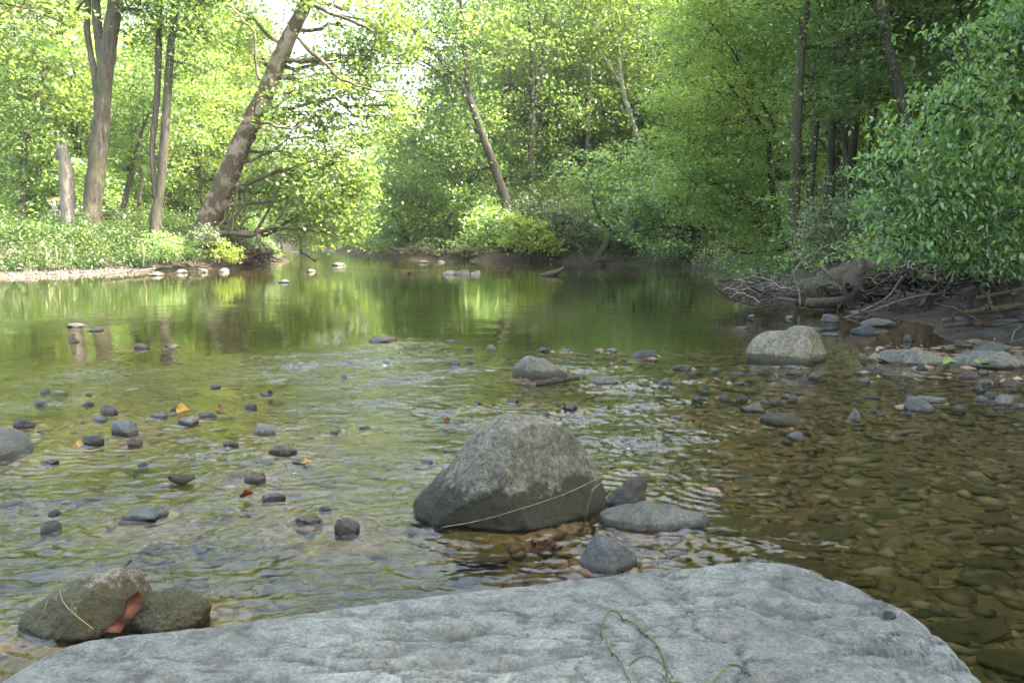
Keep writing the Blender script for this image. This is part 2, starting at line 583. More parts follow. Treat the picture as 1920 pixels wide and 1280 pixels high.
mud = ramp(nt, n2, [(0.3, (0.014, 0.012, 0.009)), (0.6, (0.05, 0.042, 0.033)), (0.75, (0.12, 0.10, 0.08))])
land = mix(nt, attr(nt, 'green'), soil, grs)
land = mix(nt, attr(nt, 'gravel'), land, grv)
land = mix(nt, attr(nt, 'mud'), land, mud)
c = mix(nt, mrange(nt, z, -0.012, 0.008), bed, land)
h = mth(nt, 'ADD', mth(nt, 'MULTIPLY', n2, 0.6), mth(nt, 'MULTIPLY', vo.outputs['Distance'], -0.6))
rr = mth(nt, 'SUBTRACT', 0.9, mth(nt, 'MULTIPLY', attr(nt, 'mud'), 0.45))
principled(nt, out, c, rr, bumpn(nt, h, 0.05, 0.9), 0.3)
M['ground'] = m

# water: clear, greenish-brown, rippled; 'riffle' = how broken the surface is
m, nt, out = newmat('river_water')
p = geo_pos(nt)
rif = attr(nt, 'riffle')
calm = attr(nt, 'calm')
mpc = nt.nodes.new('ShaderNodeMapping')
mpc.inputs['Scale'].default_value = (1.0, 1.25, 1.0)
mpc.inputs['Rotation'].default_value = (0, 0, 0.25)
nt.links.new(p, mpc.inputs[0])
pp = mpc.outputs[0]
w1 = noise(nt, pp, 3.2, 2, 0.5, 0.4)
w2 = noise(nt, pp, 13.0, 2, 0.55, 0.6)
w3 = noise(nt, pp, 34.0, 2, 0.5, 0.5)
w0 = noise(nt, pp, 1.1, 2, 0.5)
mp4 = nt.nodes.new('ShaderNodeMapping')
mp4.inputs['Scale'].default_value = (0.7, 1.35, 1.0)
mp4.inputs['Rotation'].default_value = (0, 0, 0.2)
nt.links.new(p, mp4.inputs[0])
w4 = noise(nt, mp4.outputs[0], 62.0, 2, 0.5, 0.8)
hr = mth(nt, 'ADD', mth(nt, 'MULTIPLY', w2, 0.003), mth(nt, 'ADD', mth(nt, 'MULTIPLY', w3, 0.002), mth(nt, 'MULTIPLY', w4, 0.0004)))
hc = mth(nt, 'ADD', mth(nt, 'MULTIPLY', w0, 0.004), mth(nt, 'ADD', mth(nt, 'MULTIPLY', w1, 0.0018), mth(nt, 'MULTIPLY', w2, 0.0006)))
mps = nt.nodes.new('ShaderNodeMapping')
mps.inputs['Scale'].default_value = (0.9, 2.6, 1.0)
mps.inputs['Rotation'].default_value = (0, 0, 0.35)
nt.links.new(p, mps.inputs[0])
chop = ramp(nt, noise(nt, mps.outputs[0], 2.0, 4, 0.65, 0.8), [(0.38, (0.55, 0.55, 0.55)), (0.52, (1.0, 1.0, 1.0)), (0.60, (2.0, 2.0, 2.0))])
hr = mth(nt, 'MULTIPLY', hr, chop)
hh = mth(nt, 'ADD', mth(nt, 'MULTIPLY', hr, rif), mth(nt, 'MULTIPLY', hc, calm))
bn = bumpn(nt, hh, 1.0, 1.0)
fr = nt.nodes.new('ShaderNodeFresnel')
fr.inputs['IOR'].default_value = 1.333
nt.links.new(bn, fr.inputs['Normal'])
tr = nt.nodes.new('ShaderNodeBsdfTransparent')
dpt = attr(nt, 'depth')
nt.links.new(mix(nt, mrange(nt, dpt, 0.03, 0.22), (0.85, 0.83, 0.70), (0.36, 0.42, 0.28)), tr.inputs[0])
gl = nt.nodes.new('ShaderNodeBsdfGlossy')
gl.inputs['Roughness'].default_value = 0.03
gl.inputs[0].default_value = (1, 1, 1, 1)
nt.links.new(bn, gl.inputs['Normal'])
ms = nt.nodes.new('ShaderNodeMixShader')
nt.links.new(fr.outputs[0], ms.inputs[0])
nt.links.new(tr.outputs[0], ms.inputs[1])
nt.links.new(gl.outputs[0], ms.inputs[2])
nt.links.new(ms.outputs[0], out.inputs[0])
M['water'] = m

# ------------------------------------------------------------------ river outline and ground
LEFT = [(-26, -60), (-24, -10), (-21, 8), (-19.5, 18), (-17.2, 26.3), (-15.2, 29.5), (-13.2, 34), (-11.8, 38.5), (-12.4, 44),
        (-16, 55), (-22, 72), (-34, 95), (-60, 140), (-120, 200)]
RIGHT = [(-110, 215), (-48, 150), (-24, 100), (-15, 74), (-11.5, 64), (-9.6, 57), (-6.5, 51), (-2.0, 47), (3.2, 45), (6.3, 42), (7.6, 36.5), (8.0, 31),
         (7.3, 26), (5.6, 20.5), (5.0, 17.6), (5.2, 15.6), (6.3, 14.6), (6.6, 12.2), (5.6, 10.6), (5.4, 9.2), (6.0, 7.6), (5.9, 5.5), (5.6, 2), (6.5, -4), (9, -20), (12, -60)]
POLY = np.array(LEFT + RIGHT, float)


def sdf_water(X):
    """signed distance to the water's edge, positive on land"""
    X = np.asarray(X, float)
    A = POLY
    B = np.roll(POLY, -1, axis=0)
    d = np.full(len(X), 1e9)
    inside = np.zeros(len(X), bool)
    for a, b in zip(A, B):
        e = b - a
        w = X - a
        t = np.clip((w @ e) / (e @ e), 0, 1)
        d = np.minimum(d, np.hypot(*(w - t[:, None] * e).T))
        cnd = (a[1] > X[:, 1]) != (b[1] > X[:, 1])
        xi = a[0] + (X[:, 1] - a[1]) / (e[1] if abs(e[1]) > 1e-9 else 1e-9) * e[0]
        inside ^= cnd & (X[:, 0] < xi)
    return np.where(inside, -d, d)


def sstep(a, b, x):
    t = np.clip((x - a) / (b - a), 0, 1)
    return t * t * (3 - 2 * t)


def terr(X):
    X = np.asarray(X, float)
    x, y = X[:, 0], X[:, 1]
    P3 = np.stack([x, y, 0 * x], -1)
    sd = sdf_water(X) + 0.35 * fbm(P3 * 0.5, 3, 3) * sstep(3, 12, y + np.abs(x))
    left = (x < -9) & (y < 46)
    right = (~left) & (x > 3) & (y < 34)
    # under water
    pool = 0.28 * sstep(9, 13, y) * sstep(30, 22, y)
    shallow = 0.075 + 0.06 * sstep(1.0, -0.2, x - 0.1 * y) + 0.05 * sstep(3, 5, x) * sstep(7, 4, y) + 0.06 * sstep(4.5, 2.5, y)
    dep = np.minimum(-sd * 0.28, 1) * (shallow + pool)
    bed = -dep + 0.025 * fbm(P3 * 2.1, 5, 4) * sstep(0, 0.8, -sd)
    # land
    lb_ = 1.1 * sstep(-13.5, -16, x)
    lh = 0.08 * sstep(0, 0.4, sd) + 0.10 * sstep(0.4, 1.5, sd) + 1.05 * sstep(0.2 + 1.1 * lb_, 1.5 + 1.7 * lb_, sd) + 0.3 * sstep(3, 9, sd)
    rb_ = 2.0 * sstep(13.2, 11.8, y)
    rh = 0.05 * sstep(0, 0.4, sd) + 0.10 * sstep(0.2, 1.6, sd) + 0.75 * sstep(0.5 + rb_, 2.4 + rb_, sd) + 0.17 * np.clip(sd - 2.5, 0, 60)
    fh = 0.05 * sstep(0, 0.3, sd) + 0.95 * sstep(0.1, 1.3, sd) + 0.05 * np.clip(sd - 1, 0, 40)
    land = np.where(left, lh, np.where(right, rh, fh))
    land = land + 0.10 * fbm(P3 * 0.9, 9, 4) * sstep(0.3, 2.5, sd) + 0.35 * fbm(P3 * 0.12, 12, 3) * sstep(5, 14, sd)
    z = np.where(sd < 0, np.minimum(bed, -0.004), np.maximum(land, 0.01))
    for (mx, my, mr) in MOUNDS:
        k_ = np.where((np.abs(x - mx) < mr + 0.6) & (np.abs(y - my) < mr + 0.6) & (sd < -0.1))[0]
        if len(k_):
            d_ = np.clip(np.hypot(x[k_] - mx, y[k_] - my) - 0.85 * mr, 0, None)
            z[k_] = np.maximum(z[k_], -0.016 - 0.34 * d_ + 0.02 * fbm(P3[k_] * 6, 88, 2) * np.minimum(d_ * 8, 1))
    return z, sd


def gz(x, y):
    return float(terr(np.array([[x, y]]))[0][0])


MOUNDS = []


def axis_fine(lo, hi, step, L, H, n):
    """fine between lo and hi, spacing growing outwards to L and H"""
    mid = np.arange(lo, hi, step)
    t = np.linspace(0, 1, n)[1:]

    def grow(span):
        k = 6.0
        w = (np.exp(k * t) - 1) / (math.exp(k) - 1)
        return span * (w * (1 - step * n / span * 0.5) + t * step * n / span * 0.5)
    return np.concatenate([(lo - grow(lo - L))[::-1], mid, mid[-1] + grow(H - mid[-1])])


def grid_ax(xs, ys):
    nx, ny = len(xs), len(ys)
    XX, YY = np.meshgrid(xs, ys)
    i = np.arange(ny - 1)[:, None] * nx
    j = np.arange(nx - 1)[None]
    q = np.stack([i + j, i + j + 1, i + nx + j + 1, i + nx + j], -1).reshape(-1, 4)
    return np.stack([XX.ravel(), YY.ravel()], -1), q


def grid(nx, ny, x0, x1, cx, y0, y1, cy_, a):
    def ax(lo, hi, c, n):
        tl, th = math.asinh((lo - c) / a), math.asinh((hi - c) / a)
        return c + a * np.sinh(np.linspace(tl, th, n))
    xs, ys = ax(x0, x1, cx, nx), ax(y0, y1, cy_, ny)
    XX, YY = np.meshgrid(xs, ys)
    i = np.arange(ny - 1)[:, None] * nx
    j = np.arange(nx - 1)[None]
    q = np.stack([i + j, i + j + 1, i + nx + j + 1, i + nx + j], -1).reshape(-1, 4)
    return np.stack([XX.ravel(), YY.ravel()], -1), q


# ------------------------------------------------------------------ rocks
_ico = {}


def ico(level):
    if level in _ico:
        return _ico[level]
    import bmesh
    bm = bmesh.new()
    bmesh.ops.create_icosphere(bm, subdivisions=level, radius=1.0)
    V = np.array([v.co[:] for v in bm.verts])
    Fc = np.array([[v.index for v in f.verts] for f in bm.faces])
    bm.free()
    _ico[level] = (V, Fc)
    return _ico[level]


def rock_shape(seed, level=4, cuts=6, rough=0.10, cutd=(0.58, 0.92), fine=0.02):
    rng = np.random.RandomState(seed)
    V, Fc = ico(level)
    P = V.copy()
    P = P * (1 + rough * 2.2 * fbm(V * 1.1 + seed * 3.7, seed, 2))[:, None]
    for k in range(cuts):
        n = rng.normal(size=3)
        n[2] = n[2] * 0.7 + 0.15
        n /= np.linalg.norm(n)
        d = rng.uniform(*cutd)
        e = P @ n - d
        P -= np.clip(e, 0, None)[:, None] * n * 0.88
    P = P * (1 + rough * 0.6 * fbm(P * 2.6 + seed, seed + 5, 4) + fine * fbm(P * 11 + seed, seed + 9, 3))[:, None]
    return P, Fc


def norm_xy(P):
    P = P.copy()
    up = P[:, 2] > -0.1
    for k in (0, 1):
        lo, hi = P[up, k].min(), P[up, k].max()
        P[:, k] = (P[:, k] - (lo + hi) / 2) / ((hi - lo) / 2)
    P[:, 2] /= P[:, 2].max()
    return P


USED_SEED = [100]
STONES = []


def rock(px, py, w, h, mat, label, name='rock', cat='rock', group=None, seed=None, cuts=6, rough=0.10, dr=0.75, level=4, z0=0.0, rot=0.0):
    """a stone whose front water line is centred on pixel (px,py), w x h pixels above the water"""
    USED_SEED[0] += 1
    seed = seed or USED_SEED[0]
    P0 = at_z(px, py, z0)
    dist = P0[1]
    dep = math.atan2(CAMH - z0, dist)
    W = w / F * dist
    D = W * dr
    Hh = h / F * dist
    H = 0.88 * max((Hh - D * 0.55 * math.sin(dep)) / math.cos(dep), 0.3 * Hh, 0.012)
    P, Fc = rock_shape(seed, level, cuts, rough)
    P = norm_xy(P)
    ground = gz(P0[0], P0[1] + D / 2)
    low = max(z0 - ground + 0.03, 0.05) if dist < 11 else 0.09
    t_ = np.clip(-P[:, 2] / abs(P[:, 2].min()), 0, 1)
    hr_ = np.hypot(P[:, 0], P[:, 1]) + 1e-6
    fl = np.ones_like(t_)
    P[:, 0] *= np.minimum(fl, 12)
    P[:, 1] *= np.minimum(fl, 12)
    V = np.empty_like(P)
    V[:, 0] = P[:, 0] * W / 2
    V[:, 1] = P[:, 1] * D / 2
    V[:, 2] = np.where(P[:, 2] > 0, P[:, 2] * H, P[:, 2] / abs(P[:, 2].min()) * low)
    if rot:
        c_, s_ = math.cos(rot), math.sin(rot)
        V[:, :2] = V[:, :2] @ np.array([[c_, s_], [-s_, c_]])
    STONES.append((P0[0], P0[1] + D * 0.42, W / 2))
    me = mesh_np(name, V, Fc, True)
    o = link(name, me, mat, None, (P0[0], P0[1] + D * 0.42, z0))
    return tag(o, label, cat, group)


def outline_rock(pts, base_py, D, mat, label, name, cat, seed, group=None, level=6, z0=0.0, amp=0.035, fine=0.008, facets=None, lean=0.0, ypow=1.0):
    """a boulder with the silhouette pts (pixels) standing at the depth of pixel row base_py"""
    pts = np.array(pts, float)
    xm = (pts[:, 0].min() + pts[:, 0].max()) / 2
    P0 = at_z(xm, base_py, z0)
    Y = P0[1]
    L = np.array([at_y(a, b, Y) for a, b in pts]) - P0
    phi = np.arctan2(L[:, 2], L[:, 0])
    r = np.hypot(L[:, 0], L[:, 2])
    o_ = np.argsort(phi)
    phi, r = phi[o_], r[o_]
    wl, wr = r[-1], r[0]
    low = max(z0 - gz(P0[0], Y) + 0.04, 0.12)
    ph = np.concatenate([[-math.pi, -math.pi * 0.75, -math.pi / 2, -math.pi * 0.25], phi, [math.pi]])
    rr = np.concatenate([[wl, min(wl * 0.95, low * 1.5), low, min(wr * 0.95, low * 1.5)], r, [wl]])
    V, Fc = ico(level)
    p = np.arctan2(V[:, 2], V[:, 0])
    R = np.interp(p, ph, rr)
    rho = np.hypot(V[:, 0], V[:, 2])
    Q = np.column_stack([np.cos(p) * R * rho, np.sign(V[:, 1]) * np.abs(V[:, 1]) ** ypow * D / 2, np.sin(p) * R * rho])
    Q[:, 1] += lean * Q[:, 2]
    S_ = max(wl, wr)
    U = Q / S_
    if facets:
        for n, d, k in facets:
            n = np.array(n, float)
            n /= np.linalg.norm(n)
            e = U @ n - d
            U = U - np.clip(e, 0, None)[:, None] * n * k
    nrm = V / np.linalg.norm(V, axis=1, keepdims=True)
    ridge = 1 - np.abs(fbm(U * 1.7 + seed, seed + 2, 4)) * 2
    U = U + nrm * (amp * fbm(U * 2.2 + seed, seed, 5) + amp * 0.45 * ridge * 0.6 + fine * fbm(U * 14 + seed, seed + 4, 4))[:, None]
    STONES.append((P0[0], P0[1], (wl + wr) / 2 * 0.8))
    me = mesh_np(name, U * S_, Fc, True)
    o = link(name, me, mat, None, P0)
    return tag(o, label, cat, group)


# --- foreground slab
SZ = 0.45
sl_px = [(-60, 1300), (20, 1262), (75, 1208), (110, 1198), (200, 1184), (400, 1164), (600, 1137), (800, 1108), (1000, 1086), (1200, 1066),
         (1330, 1053), (1440, 1042), (1482, 1042), (1530, 1060), (1600, 1090), (1665, 1112), (1700, 1134), (1750, 1166), (1790, 1205), (1820, 1240), (1865, 1295)]
ol = [at_z(a, b, SZ)[:2] for a, b in sl_px]
ol += [np.array(v) for v in [(1.05, 1.1), (1.02, 0.6), (0.95, -0.2), (0.7, -0.8), (0.1, -1.0), (-0.6, -0.9), (-1.05, -0.3), (-1.15, 0.5), (-1.05, 1.1)]]
ol = np.array(ol)
C0 = np.array([0.05, 0.75])
ang = np.arctan2(ol[:, 1] - C0[1], ol[:, 0] - C0[0])
rad = np.hypot(*(ol - C0).T)
o_ = np.argsort(ang)
ang, rad = ang[o_], rad[o_]
nt_, nr_ = 900, 260
th = np.linspace(-math.pi, math.pi, nt_, endpoint=False)
rt = np.interp(th, np.concatenate([[ang[-1] - 2 * math.pi], ang, [ang[0] + 2 * math.pi]]), np.concatenate([[rad[-1]], rad, [rad[0]]]))
k_ = 9
rt = np.convolve(np.concatenate([rt[-k_:], rt, rt[:k_]]), np.ones(2 * k_ + 1) / (2 * k_ + 1), 'same')[k_:-k_]
s = np.linspace(0, 1, nr_) ** 0.8
RR = s[:, None] * (rt[None] + 0.012)
X = C0[0] + RR * np.cos(th)[None]
Y = C0[1] + RR * np.sin(th)[None]
dd = (rt[None] + 0.012) - RR
Re = 0.07
Z = SZ + 0.004 - Re * (1 - np.sqrt(np.clip(1 - (1 - np.clip(dd / Re, 0, 1)) ** 2, 0, 1)))
P3 = np.stack([X, Y, 0 * X], -1).reshape(-1, 3)
gx = (P3[:, 0] - 0.2) * 0.9 + P3[:, 1] * 0.25
n_a = fbm(P3 * 2.4, 41, 4)
n_b = fbm(P3 * np.array([7.5, 11, 1]), 43, 4)
n_c = fbm(P3 * 28, 47, 4)
pits = sstep(0.22, 0.42, n_b) * sstep(-0.5, 0.2, n_a + 0.4 - 0.8 * (P3[:, 1] - 1.5))
# shallow hollows that the photograph shows
hol = np.zeros(len(P3))
for (hx, hy, wx, wy, an, dp) in [(730, 1222, 0.05, 0.022, 0.15, 0.013), (870, 1188, 0.07, 0.02, 0.25, 0.016), (800, 1245, 0.10, 0.02, 0.0, 0.010), (1240, 1168, 0.035, 0.012, -0.2, 0.008),
                                 (1225, 1160, 0.05, 0.02, 0.3, 0.006), (960, 1250, 0.06, 0.02, 0.3, 0.010), (1390, 1088, 0.02, 0.015, 0, 0.008), (1480, 1105, 0.05, 0.01, -0.5, 0.006),
                                 (1640, 1225, 0.12, 0.008, -0.35, 0.007), (640, 1255, 0.07, 0.012, 0.1, 0.008), (420, 1235, 0.06, 0.008, 0.4, 0.005), (1080, 1225, 0.05, 0.012, 0.3, 0.009)]:
    hp = at_z(hx, hy, SZ)
    dx_, dy_ = P3[:, 0] - hp[0], P3[:, 1] - hp[1]
    ca, sa = math.cos(an), math.sin(an)
    u_, v_ = dx_ * ca + dy_ * sa, -dx_ * sa + dy_ * ca
    v_ = v_ + 0.012 * n_b
    g_ = np.exp(-(u_ / wx) ** 2 - np.abs(v_ / wy) ** 3)
    hol += g_ * dp * (1 + 0.6 * n_c)
n_d = fbm(P3 * np.array([60, 75, 1]), 49, 4)
n_r = 1 - np.abs(fbm(P3 * np.array([5, 8, 1]) + 3, 53, 4)) * 2.4
n_e = fbm(P3 * np.array([13, 17, 1]) + 5, 57, 4)
n_f = fbm(P3 * np.array([34, 44, 1]) + 9, 63, 3)
n_g = 1 - np.abs(fbm(P3 * np.array([3.2, 9, 1]) + 7, 67, 5)) * 3
dz = 0.007 * n_a + 0.0025 * n_b + 0.0018 * n_c + 0.0020 * n_d - 0.004 * pits - 1.6 * hol - 0.007 * sstep(0.86, 1.0, n_r) - 0.007 * sstep(0.36, 0.44, n_e) - 0.004 * sstep(0.36, 0.5, n_f) - 0.010 * sstep(0.90, 1.0, n_g)
Z = Z + dz.reshape(Z.shape)
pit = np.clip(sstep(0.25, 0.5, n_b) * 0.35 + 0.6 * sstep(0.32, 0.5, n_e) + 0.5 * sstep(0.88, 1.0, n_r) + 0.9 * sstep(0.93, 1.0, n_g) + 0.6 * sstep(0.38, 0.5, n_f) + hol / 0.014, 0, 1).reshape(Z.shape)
# side wall going down under water
side, pit2 = [], []
for k, t in enumerate(np.linspace(0.04, 1, 26)):
    rw = rt + 0.012 + 0.02 * t + 0.03 * fbm(np.stack([np.cos(th) * 3, np.sin(th) * 3, 0 * th + t * 2], -1), 51, 4)
    side.append(np.stack([C0[0] + rw * np.cos(th), C0[1] + rw * np.sin(th), 0 * th + SZ - Re - (SZ + 0.5) * t], -1))
    pit2.append(np.zeros(nt_))
V = np.concatenate([np.stack([X, Y, Z], -1), np.array(side)])
pa = np.concatenate([pit, np.array(pit2)])
m_ = len(V)
i = np.arange(m_ - 1)[:, None] * nt_
j = np.arange(nt_)[None]
j2 = (j + 1) % nt_
q = np.stack([i + j, i + nt_ + j, i + nt_ + j2, i + j2], -1).reshape(-1, 4)
V2 = V.reshape(-1, 3)
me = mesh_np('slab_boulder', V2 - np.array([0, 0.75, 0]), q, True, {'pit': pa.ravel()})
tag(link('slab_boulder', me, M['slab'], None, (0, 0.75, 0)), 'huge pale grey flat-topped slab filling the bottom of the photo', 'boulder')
SLV = V[:nr_].reshape(-1, 3)


def slab_z(x, y):
    k = np.argmin((SLV[:, 0] - x) ** 2 + (SLV[:, 1] - y) ** 2)
    return float(SLV[k, 2])


# --- hero boulder
outline_rock([(778, 962), (784, 938), (804, 914), (838, 882), (878, 836), (912, 803), (936, 788), (962, 782), (990, 786), (1022, 797), (1052, 806), (1078, 820),
              (1103, 848), (1124, 876), (1134, 900), (1136, 920), (1130, 950)], 958, 0.60, M['hero_rock'],
             'large rounded grey boulder with a dark mossy lower half, standing in mid-stream', 'boulder', 'boulder', 3, amp=0.085, fine=0.016, level=7,
             facets=[((0.75, -1.0, 0.35), 0.50, 0.9), ((-0.75, -0.9, 0.7), 0.63, 0.6), ((-0.15, -1.0, -0.15), 0.48, 0.9), ((0.25, -0.9, 1), 0.88, 0.5)])
# --- boulder off the right bank
outline_rock([(1402, 672), (1406, 652), (1414, 638), (1432, 626), (1460, 621), (1482, 620), (1496, 611), (1520, 612), (1532, 622), (1542, 640), (1549, 656), (1547, 674)], 672, 0.8, M['far_rock'],
             'big tan-grey boulder with a notched top, in shallow water off the right bank', 'boulder', 'boulder', 8, level=5, amp=0.06,
             facets=[((0.9, -0.8, 0.3), 0.72, 0.7), ((-0.4, -0.8, 0.6), 0.55, 0.6)])
# --- mid boulder
outline_rock([(955, 706), (960, 692), (975, 678), (990, 668), (1000, 669), (1014, 672), (1035, 682), (1052, 693), (1066, 702)], 703, 0.42, M['mid_rock'],
             'dark wedge-shaped boulder with a pale top, midstream behind the largest boulder', 'boulder', 'boulder', 15, level=5, amp=0.07,
             facets=[((0.5, -0.9, 0.5), 0.5, 0.7), ((-0.8, -0.7, 0.4), 0.55, 0.6)])
# --- blue-grey angular rock by the slab
outline_rock([(1088, 1056), (1096, 1036), (1108, 1018), (1124, 1001), (1140, 1006), (1160, 1018), (1182, 1034), (1198, 1048), (1190, 1066)], 1060, 0.24, M['rock_blue'],
             'blue-grey angular rock at the far edge of the foreground slab', 'rock', 'rock', 21, level=5, amp=0.06,
             facets=[((0.8, -0.9, 0.3), 0.5, 0.8), ((-0.5, -0.9, 0.6), 0.5, 0.7), ((0.2, -0.4, 1), 0.7, 0.7)])
# --- jagged broken rock right of hero
outline_rock([(1136, 940), (1150, 925), (1166, 910), (1180, 897), (1200, 893), (1216, 896), (1216, 912), (1210, 928), (1214, 944)], 942, 0.16, M['rock_dark'],
             'jagged black rock sticking up just right of the largest boulder', 'rock', 'rock', 27, level=5, amp=0.16, fine=0.04,
             facets=[((0.6, -0.9, 0.3), 0.45, 0.8)])
# --- flat wet rock
outline_rock([(1110, 978), (1125, 962), (1150, 954), (1190, 951), (1240, 954), (1290, 961), (1325, 966), (1330, 974)], 976, 0.26, M['rock_wetflat'],
             'low flat wet rock awash between the largest boulder and the angular blue-grey rock', 'rock', 'rock', 33, level=5, amp=0.03)
# --- mossy boulder bottom left
mb1 = outline_rock([(40, 1172), (48, 1152), (75, 1130), (110, 1105), (150, 1086), (185, 1080), (215, 1072), (250, 1078), (270, 1098), (276, 1125), (262, 1160)], 1168, 0.26, M['moss_boulder'],
             'mossy boulder with a bare pale crest, behind the left end of the foreground slab', 'boulder', 'boulder', 39, level=6, amp=0.12, fine=0.03,
             facets=[((0.8, -0.8, 0.5), 0.55, 0.8), ((-0.5, -0.9, 0.6), 0.5, 0.7), ((-0.1, -0.5, 1), 0.62, 0.7)])
mb2 = outline_rock([(246, 1168), (258, 1145), (285, 1120), (320, 1112), (355, 1118), (385, 1132), (392, 1158)], 1160, 0.22, M['moss_boulder'],
             'low weed-covered green rock between the mossy boulder and the foreground slab', 'rock', 'rock', 44, level=6, amp=0.16, fine=0.07)
# --- left edge boulder
outline_rock([(-50, 852), (-40, 820), (-15, 805), (10, 807), (30, 820), (42, 838), (50, 852)], 846, 0.45, M['rock_blue'],
             'smooth blue-grey boulder cut off by the left edge of the photo', 'boulder', 'boulder', 50, level=5, amp=0.04)

